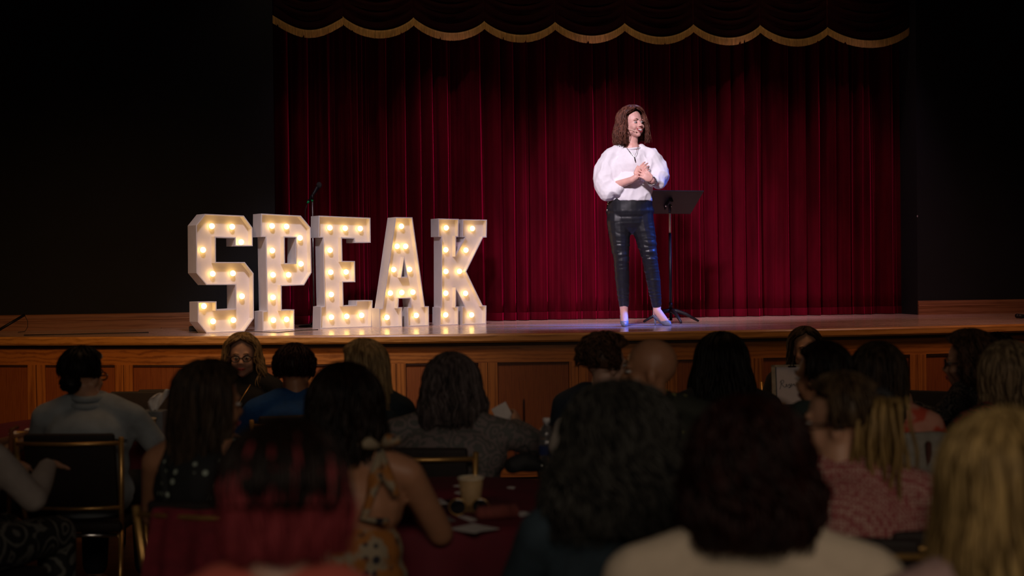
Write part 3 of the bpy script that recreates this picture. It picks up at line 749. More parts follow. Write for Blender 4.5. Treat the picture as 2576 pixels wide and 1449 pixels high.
# microphone on its stand behind the letters
P = at_z(790, 822, ZS); root = thing('microphone_stand', 'slim straight microphone stand behind the marquee letters P and E', 'microphone stand', (P.x, P.y, ZS), 0)
s_ = F/ (P-Vector((0, 0, CZ))).dot(fwd)
zt = (822-507)/s_
bm = bmesh.new(); tube(bm, [(0, 0, .01), (0, 0, zt)], .0075, 10); link('pole', bm, mat('grey steel tube', (.25, .25, .24), rough=.3, metal=.8), root)
bm = bmesh.new(); lathe(bm, [(.13, 0), (.13, .012), (.03, .022), (.014, .05)], 28, capt=True); link('base', bm, M_metal, root)
bm = bmesh.new(); tube(bm, [(0, 0, zt), (-.003, 0, zt+.018)], .010, 10); link('clip_adapter', bm, mat('green plastic', (.0, .35, .10), rough=.4), root)
bm = bmesh.new(); tube(bm, [(0, 0, zt+.018), (.0, -.01, zt+.055)], .013, 10); link('clip', bm, M_metal, root)
mic = thing('microphone', 'black handheld microphone clipped on the stand above the marquee letters', 'microphone', (P.x, P.y, ZS+zt+.05), 0)
dirm = Vector((.62, -.1, .95)).normalized()
bm = bmesh.new(); tube(bm, [-dirm*.055, dirm*.0, dirm*.085], [.010, .013, .017], 12); link('handle', bm, M_metal, mic)
bm = bmesh.new(); ell(bm, dirm*.105, (.024, .024, .027)); link('grille', bm, mat('steel mesh', (.05, .05, .055), rough=.5, metal=.4, bump=.6, bscale=900), mic)
bm = bmesh.new(); tube(bm, [-dirm*.055, -dirm*.078], [.010, .009], 10); link('connector', bm, mat('green plastic', (.0, .35, .10)), mic)
bm = bmesh.new(); e = -dirm*.075
tube(bm, [e, e+Vector((-.02, 0, -.06)), e+Vector((-.025, 0, -.25)), e+Vector((-.01, 0, -.6)), Vector((-.02, .01, -.95+.0)), Vector((-.04, .02, -zt-.04))], .003, 6); link('cable', bm, M_cable, mic)

# boom pole, cables and small gear
P = at_z(5, 838, ZS)
root = thing('boom_arm', 'black slanting microphone boom pole at the far left end of the stage', 'boom arm', (P.x, P.y, ZS))
r3 = at_d(62, 792, (P-Vector((0, 0, CZ))).dot(fwd)+.12)
bm = bmesh.new(); tube(bm, [Vector((-.04, 0, -.005+.02)), r3-P], .011, 10); link('pole', bm, M_metal, root)
bm = bmesh.new(); q = r3-P; tube(bm, [q+Vector((0, 0, -.004)), q+Vector((.022, 0, -.05)), q+Vector((.022, 0, -.10)), q+Vector((0, 0, -.135)), Vector((.12, 0.02, .004))], .0025, 6); link('cable', bm, M_cable, root)
def cable(pts, label, r=.004):
    bm = bmesh.new(); W = [at_z(px, py, ZS+r) for px, py in pts]; tube(bm, W, r, 6); tag(link('cable', bm, M_cable), label, 'cable')
cable([(60, 843), (160, 841), (250, 838.5), (330, 837), (374, 836)], 'long black cable lying along the left stage edge')
cable([(405, 825), (440, 823), (478, 823.5), (505, 826)], 'short black cable on the floor left of the marquee letter S', .003)
cable([(600, 836), (640, 834), (700, 836), (760, 831), (800, 829)], 'thin black cable on the floor at the foot of the marquee letter P', .003)
def gear(px, py, sx, sy, sz, name, label, cat, rz=0):
    P = at_z(px, py, ZS); bm = bmesh.new(); box(bm, -sx/2, sx/2, -sy/2, sy/2, 0, sz); bevel(bm, min(sx, sz)*.12, 2)
    box(bm, -sx*.3, sx*.3, -sy*.56, -sy*.5, sz*.3, sz*.7)
    o = link(name, bm, M_black, smooth=False); o.location = (P.x, P.y, ZS); o.rotation_euler.z = rz; return tag(o, label, cat)
gear(492, 833, .10, .10, .04, 'power_strip', 'small black power box on the floor behind the marquee letter S', 'power box')
P = at_z(2567, 801, ZS)
root = thing('floor_microphone', 'black floor gear lying on the far right of the stage', 'stage gear', (P.x, P.y, ZS))
bm = bmesh.new(); limb(bm, [(-.03, 0, .022), (.03, -.01, .018), (.12, -.02, .02)], [.02, .015, .015]); link('body', bm, M_metal, root)
bm = bmesh.new(); lathe(bm, [(.05, 0), (.05, .006), (.02, .01)], 18, c=(.05, 0, 0), capt=True); link('foot', bm, M_metal, root)

# ------------------------------------------------------------------ chairs
def chair_mesh_root():
    root = thing('banquet_chair', 'x', 'chair')
    bm = bmesh.new(); box(bm, -.215, .215, -.20, .235, .40, .45); bevel(bm, .018, 3); link('seat', bm, M_pad, root)
    bm = bmesh.new(); T = Matrix.Translation((0, -.205, .66)) @ Euler((R(9), 0, 0)).to_matrix().to_4x4()
    box(bm, -.198, .198, -.004, .030, -.165, .175, T); bevel(bm, .012, 3); link('backrest', bm, M_pad, root)
    for s in (-1, 1):
        bm = bmesh.new(); tube(bm, [(s*.205, -.16, .40), (s*.213, -.185, .50), (s*.232, -.232, .82)], .0115, 10); link('back_post', bm, M_brass, root)
    for z, y in ((.795, -.238), (.51, -.192)):
        bm = bmesh.new(); tube(bm, [(-.222 if z > .7 else -.212, y, z), (0, y-.012, z-.004), (.222 if z > .7 else .212, y, z)], .009, 8); link('crossbar', bm, M_brass, root)
    bm = bmesh.new(); tube(bm, [(-.215, -.165, .385), (.215, -.165, .385)], .010, 10); link('rear_rail', bm, M_chrome, root)
    for sx in (-1, 1):
        for y0, y1 in ((.19, .23), (-.165, -.235)):
            bm = bmesh.new(); tube(bm, [(sx*.205, y0, .41), (sx*.213, y1, .002)], .0105, 8); link('leg', bm, M_brass, root)
    return root
proto_chair = chair_mesh_root(); used = [False]
def chair(x, y, rz, label):
    o = proto_chair if not used[0] else copy_tree(proto_chair); used[0] = True
    o.location = (x, y, 0); o.rotation_euler = (0, 0, rz); tag(o, label, 'chair', 'black padded banquet chairs with brass frames'); return o

# ------------------------------------------------------------------ seated people
M_jeans = mat('dark trousers', (.015, .016, .022), rough=.8)
SK = dict(f=skinmat('light skin', (.50, .27, .17)), t=skinmat('tanned skin', (.42, .20, .11)), d=skinmat('brown skin', (.24, .12, .075)), p=skinmat('pale skin', (.55, .33, .25)))
def person(px, ytop, s, label, top, skin='f', face=0, yaw=0, hpitch=-4, hair=None, hairm=None, sleeves='long', arms='table', legs=M_jeans, width=1.0, chair_label=None, lean=.0, collar=None, htop=.015, neckl=.0, voxel=.010, low=None, disp=.006, hroll=0, seat=True, chairback=.0, hx=0, cdx=0, shup=.025, crot=0):
    d = F/s
    base = at_d(px, hor(px), d); x, y = base.x, base.y
    ztop = CZ-(ytop-hor(px))/s-htop
    dz = ztop-1.30
    rz = -TH+R(face)
    # the head is centred over px; the hips sit behind the lean
    root = thing('person', label, 'person', (x, y, 0), rz)
    hc = Vector((hx, .02, 1.182+dz)); W = width; sk = SK[skin]
    root.location.x -= (math.cos(rz)*0-math.sin(rz)*.02); root.location.y -= math.cos(rz)*.02
    M = headM(hc, yaw, hpitch, hroll)
    sh = 1.00+dz+shup; ms = .80+dz*.6
    def torso(bm, g, bottom=.50):
        ell(bm, (0, -.03, .56), (.165*W+g, .125*W+g, .13+g)); ell(bm, (0, -.035, ms-.06), (.15*W+g, .115*W+g, .17+g))
        ell(bm, (0, -.03, sh-.11), (.165*W+g, .112*W+g, .14+g))
    def shoulders(bm, g):
        limb(bm, [(-.165*W, -.025, sh-.02), (-.08, -.02, sh+.015), (.08, -.02, sh+.015), (.165*W, -.025, sh-.02)], [.050+g, .058+g, .058+g, .050+g])
    AR = []
    for sx in (-1, 1):
        a = arms if isinstance(arms, str) else arms[0 if sx < 0 else 1]
        if a == 'table': el, wr_, hd, hn = (sx*.245*W, .09, max(.72, .77+dz*.5)), (sx*.13, .33, .80), (-sx*.5, .8, 0), (0, 0, -1)
        elif a == 'lap': el, wr_, hd, hn = (sx*.235*W, .0, .74+dz*.5), (sx*.09, .24, .665), (-sx*.4, .9, 0), (0, 0, -1)
        elif a == 'clap': el, wr_, hd, hn = (sx*.25*W, .12, .80+dz*.6), (sx*.045, .36, .955+dz), (-sx*.05, .55, .83), (-sx, 0, 0)
        elif a == 'chin': el, wr_, hd, hn = (sx*.20*W, .20, .80), (sx*.10, .17, 1.02+dz), (-sx*.5, -.3, .8), (-sx*.4, -.8, -.2)
        elif a == 'write': el, wr_, hd, hn = (sx*.28*W, .10, .80), (sx*.22, .32, .86), (sx*.1, .85, .25), (-sx*.8, .3, -.3)
        AR.append((sx, Vector((sx*.175*W, -.025, sh-.025)), Vector(el), Vector(wr_), hd, hn))
    bm = bmesh.new(); head_blobs(bm, M)
    limb(bm, [hc+Vector((0, -.02, -.05)), (0, -.018, sh+.055), (0, -.02, sh)], [.054, .052, .07])
    torso(bm, 0); shoulders(bm, 0)
    for sx, S, E_, W_, hd, hn in AR:
        limb(bm, [S, E_, W_], [.047, .040, .026]); hand_blobs(bm, W_+Vector(hd).normalized()*.01, hd, hn, -sx, (14, 18, 12), .08)
    for sx in (-1, 1):
        limb(bm, [(sx*.09, .0, .54), (sx*.12, .40, .53), (sx*.125, .40, .12), (sx*.125, .40, .075)], [.085, .060, .042, .035]); limb(bm, [(sx*.125, .38, .06), (sx*.13, .50, .035)], [.036, .028])
    bake('body', bm, sk, root, voxel*.9, 3)
    # top garment
    bm = bmesh.new(); g = .011
    def fold(p): return disp*noise.noise(Vector((p.x*9, p.y*9, p.z*7+s*.01)))
    if sleeves == 'tank':
        torso(bm, g); top_o = bake('dress', bm, top, root, voxel, 3, fold)
    elif sleeves == 'strap':
        ell(bm, (0, -.03, .60), (.17*W+g, .13*W+g, .16+g)); ell(bm, (0, -.035, ms-.05), (.155*W+g, .118*W+g, .13))
        top_o = bake('dress', bm, top, root, voxel, 3, fold)
    else:
        torso(bm, g); shoulders(bm, g)
        for sx, S, E_, W_, hd, hn in AR:
            if sleeves == 'long': limb(bm, [S, E_, E_.lerp(W_, .93)], [.058, .052, .037])
            elif sleeves == 'short': limb(bm, [S, S.lerp(E_, .6)], [.060, .056])
            elif sleeves == 'cap': limb(bm, [S, S.lerp(E_, .25)], [.056, .056])
        top_o = bake('shirt', bm, top, root, voxel, 3, fold)
        if collar:
            cb = bmesh.new(); pts = [Vector((.068*math.cos(a), -.018+.066*math.sin(a), sh+.068+.008*math.sin(a))) for a in [2*PI*k/24 for k in range(25)]]
            for rr_, zz in ((1.12, -.030), (1.0, 0.0)): tube(cb, [Vector((p.x*rr_, (p.y+.018)*rr_-.018, p.z+zz)) for p in pts], .016, 8, cap=False)
            link('collar', cb, collar, top_o)
    bm = bmesh.new()
    ell(bm, (0, -.02, .545), (.175*W, .135*W, .105))
    for sx in (-1, 1): limb(bm, [(sx*.09, .0, .54), (sx*.12, .40, .53), (sx*.125, .40, .14)], [.097, .072, .060])
    bake('trousers', bm, legs, root, voxel*1.3, 3)
    for sx in (-1, 1):
        bm = bmesh.new(); limb(bm, [(sx*.125, .37, .055), (sx*.128, .44, .045), (sx*.132, .53, .032)], [.044, .043, .032])
        so_ = bake('shoe', bm, M_shoe, root, .012, 2)
        for v in so_.data.vertices: v.co.z = max(.003, v.co.z)
    if hair:
        h = dict(hair); kind = h.pop('kind', 'long')
        bm = hair_mesh(M, grav=True, **h)
        if kind == 'bun':
            c = M @ Vector((.01, -.095, -.03)); bb = Vector(c)
            ell(bm, bb, (.046, .036, .042)); r = random.Random(5)
            for q_ in range(40):
                ax = r.uniform(0, PI); tube(bm, [bb+Vector((.048*math.cos(t_)*math.cos(ax), .038*math.sin(t_), .044*math.cos(t_)*math.sin(ax))) for t_ in [PI*k/8+PI for k in range(9)]], .0035, 4, cap=False)
        link('hair', bm, hairm, root)
        if kind == 'pony':
            r = random.Random(9); tb = M @ Vector((0, -.112, .045)); pb = bmesh.new()
            for q_ in range(260):
                ox, oy = r.gauss(0, .017), r.gauss(0, .015); a = r.uniform(0, 6.28)
                ln = .36*r.uniform(.7, 1)
                pts = []
                for k in range(12):
                    u = k/11
                    sp_ = 1+.65*math.sin(min(1, u*1.25)*PI*.75)
                    pts.append(tb+Vector((ox*sp_+.006*math.sin(9*u+a)-.01*u, -.045*math.sin(min(1, u*2.5)*PI/2)+oy*sp_+.03*u, .035*math.sin(min(1, u*4)*PI)-ln*u**1.25)))
                tube(pb, pts, [.0062]*9+[.005, .003, .001], 4, cap=False)
            link('ponytail', pb, hairmat('blonde ponytail hair', (.20, .12, .04), (.42, .27, .10)), root)
            pb = bmesh.new(); q = [tb+Vector((.026*math.cos(t_), -.012, .026*math.sin(t_)+.008)) for t_ in [2*PI*k/16 for k in range(17)]]; tube(pb, q, .014, 8, cap=False); link('hair_tie', pb, M_black, root)
    eyes(root, M, small=.7); brows(root, M, hairm or mat('grey brow', (.2, .17, .14)))
    bm = bmesh.new(); tube(bm, [M @ Vector(p) for p in [(-.022, .088, -.060), (-.008, .0955, -.057), (.008, .0955, -.057), (.022, .088, -.060)]], [.002, .0045, .0045, .002], 6); tube(bm, [M @ Vector(p) for p in [(-.020, .087, -.062), (0, .095, -.066), (.020, .087, -.062)]], [.002, .005, .002], 6); link('lips', bm, M_lip, root)
    if chair_label:
        cx, cy = root.location.x, root.location.y
        off = -.015-chairback
        chair(cx-math.sin(rz)*off+math.cos(rz)*cdx, cy+math.cos(rz)*off+math.sin(rz)*cdx, rz+R(crot), chair_label)
    return root, M, dict(sh=sh, ms=ms, W=W, AR=AR, dz=dz)
def glasses(root, M, label=None, m=None, dark=False, up=0, name='glasses'):
    m = m or M_metal; bm = bmesh.new()
    G_ = Matrix.Translation((0, 0, 0)); zc = .0+up
    y0 = .098 if up == 0 else .072
    for s in (-1, 1):
        pts = [M @ Vector((s*.033+.024*math.cos(t), y0-.004*abs(math.cos(t)), zc+.018*math.sin(t))) for t in [2*PI*k/20 for k in range(21)]]
        tube(bm, pts, .0028, 6, cap=False)
        tube(bm, [M @ Vector(p) for p in [(s*.057, y0-.004, zc+.006), (s*.083, y0-.045, zc+.006), (s*.087, -.005, zc+.004), (s*.084, -.03, zc-.01)]], .0028, 6)
    tube(bm, [M @ Vector(p) for p in [(-.009, y0, zc+.004), (.009, y0, zc+.004)]], .0025, 6)
    g_ = link(name, bm, m, root)
    bm = bmesh.new()
    for s in (-1, 1): ell(bm, (s*.033, y0-.001, zc), (.0235, .0012, .0175), M)
    if dark: link('lens', bm, M_lens, g_)
    else:
        gm = mat('clear lens', (.9, .9, .9), rough=.05, trans=1); link('lens', bm, gm, g_)
    return g_

BR = hairmat('dark brown hair', (.006, .003, .002), (.016, .008, .005)); BK = hairmat('black hair', (.003, .002, .002), (.010, .006, .004))
MB = hairmat('mid brown hair', (.018, .010, .006), (.060, .038, .022)); BL = hairmat('blonde hair', (.16, .10, .045), (.40, .27, .13)); DR = hairmat('dark red hair', (.010, .002, .0015), (.026, .006, .004))
GR = hairmat('grey hair', (.016, .015, .013), (.060, .058, .050)); GB = hairmat('ash grey hair', (.034, .026, .025), (.13, .10, .10)); CB = hairmat('curly brown hair', (.03, .013, .007), (.11, .055, .030))
SH = dict(N=220, L=.0, thick=.012, rad=.004, p1=112, amax_low=92, jit=.006)
# colours of clothes
M_denim = mat('light denim', (.36, .40, .43), rough=.85, noise_amt=.22, scale=9, bump=.3, bscale=260)
M_blue = mat('blue cotton', (.004, .06, .22), rough=.85, noise_amt=.12, bump=.2, bscale=80)
M_blacktop = mat('black knit', (.008, .008, .009), rough=.9)
M_navy = pattern('navy lace', (.010, .016, .030), (.03, .045, .075), 60, .3, kind='paisley')
M_polka = pattern('black dress with white dots', (.008, .009, .010), (.34, .40, .34), 30, .22)
M_floral = pattern('cream dress with floral print', (.30, .24, .16), (.02, .018, .03), 26, .28, second=(.33, .12, .02))
M_paisley = pattern('grey paisley blouse', (.10, .10, .095), (.19, .15, .15), 16, .45, kind='paisley')
M_olive = pattern('dark shirt with yellow sprigs', (.022, .024, .016), (.42, .40, .12), 17, .14)
M_rose = pattern('rose blouse with white sprigs', (.26, .065, .065), (.50, .34, .28), 95, .34)
M_orange = pattern('orange tie dye', (.55, .07, .035), (.62, .28, .20), 16, .40, kind='blotch')
M_darkpais = pattern('black paisley', (.012, .012, .013), (.15, .13, .11), 24, .35, kind='paisley')
M_cream = mat('cream blouse', (.60, .50, .38), rough=.85, noise_amt=.06, bump=.3, bscale=25)
M_ivory = mat('pale grey blouse', (.36, .31, .28), rough=.85, noise_amt=.07, bump=.3, bscale=25)
M_green = mat('dark green tee', (.018, .030, .026), rough=.9)
M_steel = mat('slate blue denim', (.022, .040, .055), rough=.9)
M_pinkh = hairmat('pink dyed hair', (.22, .030, .040), (.36, .06, .07))
M_coral = mat('coral top', (.50, .10, .07), rough=.9)

LONG = dict(L=.30, N=340, wave=.006, thick=.016)
def P_(*a, **k): return person(*a, **k)
# left table
rB, MB_, iB = P_(228, 872, 560, 'person seen from behind in a light denim jacket with dark hair in a low bun', M_denim, face=-2, yaw=-22, hair=dict(SH, kind='bun', thick=.014), hairm=BK, collar=M_denim, width=1.16, hx=-.04, cdx=-.02, arms='table', chair_label='brass framed banquet chair behind the person in the denim jacket')
glasses(rB, MB_)
# seams of the denim yoke
bm = bmesh.new(); tube(bm, [(-.20, -.118, iB['sh']-.115), (-.1, -.153, iB['sh']-.105), (0, -.162, iB['sh']-.10), (.1, -.153, iB['sh']-.105), (.20, -.118, iB['sh']-.115)], .0035, 6); link('yoke_seam', bm, mat('dark denim seam', (.07, .085, .10)), rB)
rE, ME, iE = P_(607, 840, 432, 'person facing the audience in glasses and a black top with long blonde wavy hair', M_blacktop, skin='p', face=172, yaw=14, hair=dict(L=.20, N=300, wave=.012, flare=.03, thick=.018, amax_low=118), hairm=BL, arms='lap', chair_label='banquet chair under the person in glasses facing away from the stage')
glasses(rE, ME)
bm = bmesh.new(); sh = iE['sh']; tube(bm, [(-.07, .09, sh), (-.04, .125, sh-.06), (0, .135, sh-.13), (.04, .125, sh-.06), (.07, .09, sh)], .003, 6); link('necklace', bm, M_brass, rE)
rF, MF, iF = P_(738, 868, 505, 'person in a bright blue shirt with short dark red hair', M_blue, skin='t', face=14, yaw=-20, hair=dict(SH, thick=.020, N=420, p1=122, wave=.002), hairm=DR, width=1.15, arms='table', chair_label='banquet chair under the person in the blue shirt')
rG, MG, iG = P_(908, 856, 560, 'person with straight long blonde hair and dark glasses looking left', mat('dark teal top', (.012, .022, .030), rough=.9), face=20, yaw=38, hair=dict(LONG, L=.25), hairm=BL, arms='lap', chair_label='banquet chair behind the person with straight blonde hair')
glasses(rG, MG, dark=True, name='sunglasses')
rA, MA, iA = P_(-105, 900, 560, 'person at the left edge of the photo in a dark floral top, clapping', pattern('dark floral', (.010, .010, .010), (.16, .14, .08), 26, .30, kind='paisley'), skin='d', face=-72, yaw=0, hair=dict(SH), hairm=BK, sleeves='short', arms='clap', width=1.05, chair_label='banquet chair at the left edge under the person clapping')
rC, MC, iC = P_(-100, 930, 700, 'person at the left edge in a pale blouse and black floral skirt', M_ivory, skin='f', face=-18, yaw=0, hair=dict(LONG), hairm=MB, arms='table', width=1.0, legs=pattern('black floral skirt', (.008, .008, .009), (.12, .12, .11), 10, .22, kind='paisley'), chair_label='banquet chair at the bottom left edge under the person in the pale blouse')
# centre left
rD, MD, iD = P_(528, 912, 790, 'person with very long brown hair in a black dress with white dots', M_polka, skin='t', face=-12, yaw=-42, hair=dict(LONG, L=.32, thick=.020, N=420), hairm=MB, sleeves='tank', arms='table', width=.98, cdx=.10, chair_label='banquet chair draped with a burgundy garment')
rH, MH, iH = P_(862, 922, 850, 'person in a floral sundress with a bare back and dark brown hair', M_floral, skin='t', face=-4, yaw=10, hair=dict(LONG, L=.17, thick=.022, N=420, wave=.008), hairm=BR, sleeves='strap', arms='table', width=1.12, crot=-80, chair_label='banquet chair turned sideways under the person in the floral sundress')
for rr_, i_, m_ in ((rH, iH, M_floral), (rD, iD, M_polka)):
    sh, ms, W = i_['sh'], i_['ms'], i_['W']
    for sx in (-1, 1):
        bm = bmesh.new(); pts = [(sx*.035*W, -.168*W**.6, ms+.04), (sx*.075*W, -.158, sh-.13), (sx*.105*W, -.125, sh-.03), (sx*.105*W, -.04, sh+.052), (sx*.10*W, .05, sh+.0), (sx*.085*W, .11, sh-.10)]
        if rr_ is rH: pts[0] = (sx*.135*W, -.135, ms+.05)
        tube(bm, pts, [.012, .013, .014, .015, .013, .012], 8); link('shoulder_strap', bm, m_, rr_)
bm = bmesh.new(); sh = iH['sh']; rk = random.Random(4)
for (dx, dy, dz_) in ((.05, -.03, .03), (-.05, -.03, .02), (.045, -.05, -.10), (-.02, -.05, -.11)):
    tube(bm, [(.12, -.06, sh+.06), (.12+dx*.6, -.06+dy, sh+.06+dz_*.8), (.12+dx*1.25, -.06+dy*1.4, sh+.05+dz_*1.2)], [.008, .02, .010], 8)
link('strap_bow', bm, M_floral, rH)
# foreground with dyed hair
rI, MI, iI = P_(706, 1068, 1620, 'nearest person at the bottom centre with short dark hair dyed pink underneath', M_coral, skin='p', face=-6, yaw=6, hpitch=-10, hair=dict(L=.10, N=420, thick=.010, p1=100, rad=.004, wave=.004, back=-.02, side_L=.08), hairm=M_pinkh, sleeves='cap', arms='lap', chair_label='banquet chair under the person with pink dyed hair', voxel=.009)
bm = hair_mesh(MI, grav=True, N=420, L=.012, thick=.017, p1=102, amax_low=88, rad=.0042, seed=8, jit=.006); link('dark_crown', bm, BR, rI)
# centre
rJ, MJ, iJ = P_(1132, 895, 622, 'person with ash grey shoulder-length hair in a grey paisley blouse', M_paisley, skin='f', face=-6, yaw=2, hair=dict(LONG, L=.17, wave=.009, thick=.024, N=420, flare=.022), hairm=GB, width=1.34, arms=('table', 'write'), cdx=-.10, chair_label='banquet chair behind the person in the grey paisley blouse', chairback=.0)
glasses(rJ, MJ, dark=True, up=.085, name='sunglasses')
rK, MK, iK = P_(1522, 845, 560, 'person with short curly brown hair in a navy lace top', M_navy, skin='p', face=-28, yaw=-34, hair=dict(SH, thick=.030, N=420, wave=.010, wfreq=9), hairm=CB, sleeves='short', width=1.05, arms='lap', chair_label='banquet chair behind the person in the navy lace top')
rL, ML, iL = P_(1632, 852, 690, 'bald person in a dark shirt with yellow sprigs, head turned left', M_olive, skin='t', face=8, yaw=76, hpitch=-2, hair=None, collar=M_olive, htop=0, sleeves='short', width=1.35, arms='table', chair_label='banquet chair behind the bald person')
rN, MN, iN = P_(1812, 846, 560, 'person with long black hair and a black top right of the bald person', M_blacktop, skin='f', face=4, yaw=-8, hair=dict(LONG, L=.28, thick=.030, flare=.035, N=420), hairm=BK, width=1.2, arms='table', chair_label='banquet chair under the person with long black hair')
rM, MM, iM = P_(1556, 990, 1090, 'person with a wide mass of long curly grey hair in a slate blue top', M_steel, skin='f', face=0, yaw=0, hair=dict(L=.205, N=620, curl=.009, wave=.012, thick=.040, flare=.050, rad=.0032, Lvar=.15), hairm=GR, width=1.05, arms='table', chair_label='banquet chair behind the person with curly grey hair')
rO, MO, iO = P_(1882, 1012, 1390, 'near person with dark red curly hair in a cream blouse', M_cream, skin='f', face=-4, yaw=0, hair=dict(L=.14, N=560, curl=.006, wave=.010, thick=.020, flare=.018, rad=.0035, Lvar=.12), hairm=DR, width=1.22, arms='lap', chair_label='banquet chair under the person in the cream blouse', voxel=.009)
# right
rP, MP, iP = P_(2024, 824, 425, 'person facing the audience behind the reserved sign with long dark hair', M_blacktop, skin='f', face=176, yaw=0, hair=dict(LONG, L=.24, amax_low=122, N=240), hairm=MB, arms='lap', chair_label='banquet chair behind the reserved sign')
rQ, MQ, iQ = P_(2064, 858, 700, 'person with short cropped dark hair in a dark green shirt', M_green, skin='t', face=12, yaw=34, hair=dict(SH, thick=.010, N=260), hairm=BR, sleeves='short', width=1.05, arms='table', chair_label='banquet chair under the person in the dark green shirt')
rS, MS, iS = P_(2205, 866, 640, 'person with long brown hair in an orange tie-dye top', M_orange, skin='f', face=-10, yaw=20, hair=dict(LONG, L=.26, thick=.020), hairm=MB, sleeves='short', width=1.08, arms='table', chair_label='banquet chair with a white jacket hung over its back')
rT, MT, iT = P_(2432, 838, 560, 'person with curly brown hair in a black paisley blouse facing left', M_darkpais, skin='f', face=38, yaw=32, hair=dict(L=.13, N=420, wave=.014, wfreq=20, thick=.028, flare=.02), hairm=CB, width=1.0, arms='clap', chair_label='banquet chair under the person in the black paisley blouse')
glasses(rT, MT)
rU, MU, iU = P_(2532, 866, 640, 'person with smooth pale blonde hair at the right edge, behind the near blonde one', pattern('dark top with red flowers', (.010, .010, .012), (.22, .02, .03), 16, .30, kind='paisley'), skin='f', face=8, yaw=0, hair=dict(LONG, L=.21, thick=.024, N=420), hairm=hairmat('pale blonde hair', (.13, .085, .045), (.36, .25, .14)), width=1.1, arms='table', chair_label='banquet chair under the person with smooth pale blonde hair')
rV, MV, iV = P_(2505, 842, 470, 'person at the far right in black with short black hair by the stage', M_blacktop, skin='f', face=6, yaw=-10, hair=dict(SH, thick=.022), hairm=BK, arms='lap', chair_label='banquet chair at the far right nearest the stage')
rR, MR, iR = P_(2108, 940, 930, 'person with a high blonde ponytail and glasses in a rose sprigged blouse', M_rose, skin='f', face=-14, yaw=80, hair=dict(SH, kind='pony', thick=.015, N=420, rad=.0035), hairm=hairmat('dark blonde hair', (.030, .018, .009), (.095, .058, .028)), width=1.25, arms='table', sleeves='long', chair_label='banquet chair behind the person with the blonde ponytail')
glasses(rR, MR)
rW, MW, iW = P_(2520, 1052, 1480, 'nearest person at the bottom right with long bright blonde hair', mat('pale pink top', (.40, .26, .24), rough=.9), skin='p', face=4, yaw=0, hair=dict(LONG, L=.36, thick=.026, N=520, wave=.008, flare=.02), hairm=hairmat('golden blonde hair', (.22, .14, .05), (.50, .34, .13)), width=1.12, arms='lap', chair_label='banquet chair at the bottom right under the blonde person', voxel=.009)

# ------------------------------------------------------------------ tables
def table(px, d, rad, where):
    c = at_d(px, hor(px), d); x, y = c.x, c.y
    t = thing('round_table', 'round folding table %s' % where, 'table', (x, y, 0), 0, 'round tables under burgundy cloths')
    bm = bmesh.new(); lathe(bm, [(rad-.02, .70), (rad-.01, .715), (rad-.01, .73)], 48, capt=True); link('tabletop', bm, wood('ply', (.2, .1, .05), (.3, .18, .1)), t)
    for a in range(4):
        bm = bmesh.new(); ang = a*PI/2+.4; tube(bm, [(.30*math.cos(ang), .30*math.sin(ang), .70), (.38*math.cos(ang), .38*math.sin(ang), .002)], .013, 8); link('leg', bm, M_metal, t)
    bm = bmesh.new(); n = 120; prof = [(0.001, .7365), (rad*.5, .7365), (rad-.012, .7365), (rad+.002, .732), (rad+.010, .715), (rad+.014, .66), (rad+.020, .56), (rad+.026, .46), (rad+.03, .38)]
    rings = []
    for i, (r_, z_) in enumerate(prof):
        ring = []
        for k in range(n):
            a = 2*PI*k/n; dr = max(0, (i-4))*.009*math.sin(a*17+1.2*math.sin(3*a+px)) if i > 4 else 0
            ring.append(bm.verts.new(((r_+dr)*math.cos(a), (r_+dr)*math.sin(a), z_)))
        rings.append(ring)
    for a_, b_ in zip(rings, rings[1:]):
        for k in range(n): bm.faces.new((a_[k], a_[(k+1) % n], b_[(k+1) % n], b_[k]))
    o = link('tablecloth', bm, M_cloth); o.location = (x, y, 0)
    so = o.modifiers.new('s', 'SOLIDIFY'); so.thickness = .0015; so.offset = 1
    tag(o, 'burgundy cloth draped over the round table %s' % where, 'tablecloth', 'burgundy tablecloths')
table(300, 7.35, .72, 'at the far left with the tissue box')
table(1120, 4.85, .56, 'in the centre foreground with the sunglasses on it')
table(1990, 7.0, .66, 'on the right with the reserved sign')
table(1900, 4.55, .50, 'on the right in front of the ponytailed person')
table(2420, 5.0, .5, 'at the right edge between the two blonde people')
ZT = .7385
def flat(name, pts, label, cat, m=M_paper, th=.0015, z=ZT):
    W = [at_z(px, py, z) for px, py in pts]
    bm = bmesh.new(); a = [bm.verts.new((p.x, p.y, z+.0006)) for p in W]; b = [bm.verts.new((p.x, p.y, z+.0006+th)) for p in W]; n = len(W)
    bm.faces.new(a[::-1]); bm.faces.new(b)
    for i in range(n): bm.faces.new((a[i], a[(i+1) % n], b[(i+1) % n], b[i]))
    return tag(link(name, bm, m, smooth=False), label, cat)
def cup(px, py, h, r, label, z=ZT):
    P = at_z(px, py, z); root = thing('paper_cup', label, 'cup', (P.x, P.y, z+.0008))
    bm = bmesh.new(); lathe(bm, [(r*.70, 0), (r*.98, h*.96), (r*.94, h*.96), (r*.66, .006)], 28, capt=True); link('cup_wall', bm, M_cup, root)
    bm = bmesh.new(); q = [Vector((r*math.cos(a), r*math.sin(a), h*.97)) for a in [2*PI*k/28 for k in range(29)]]; tube(bm, q, .0028, 8, cap=False); link('rim', bm, M_cupw, root)
    return root
cup(1185, 1287, .112, .041, 'large kraft paper cup standing on the centre table behind the sunglasses')
cup(371, 1104, .098, .041, 'kraft paper cup in front of the tissue box on the left table')
cup(1957, 1062, .100, .040, 'kraft paper cup left of the reserved sign')
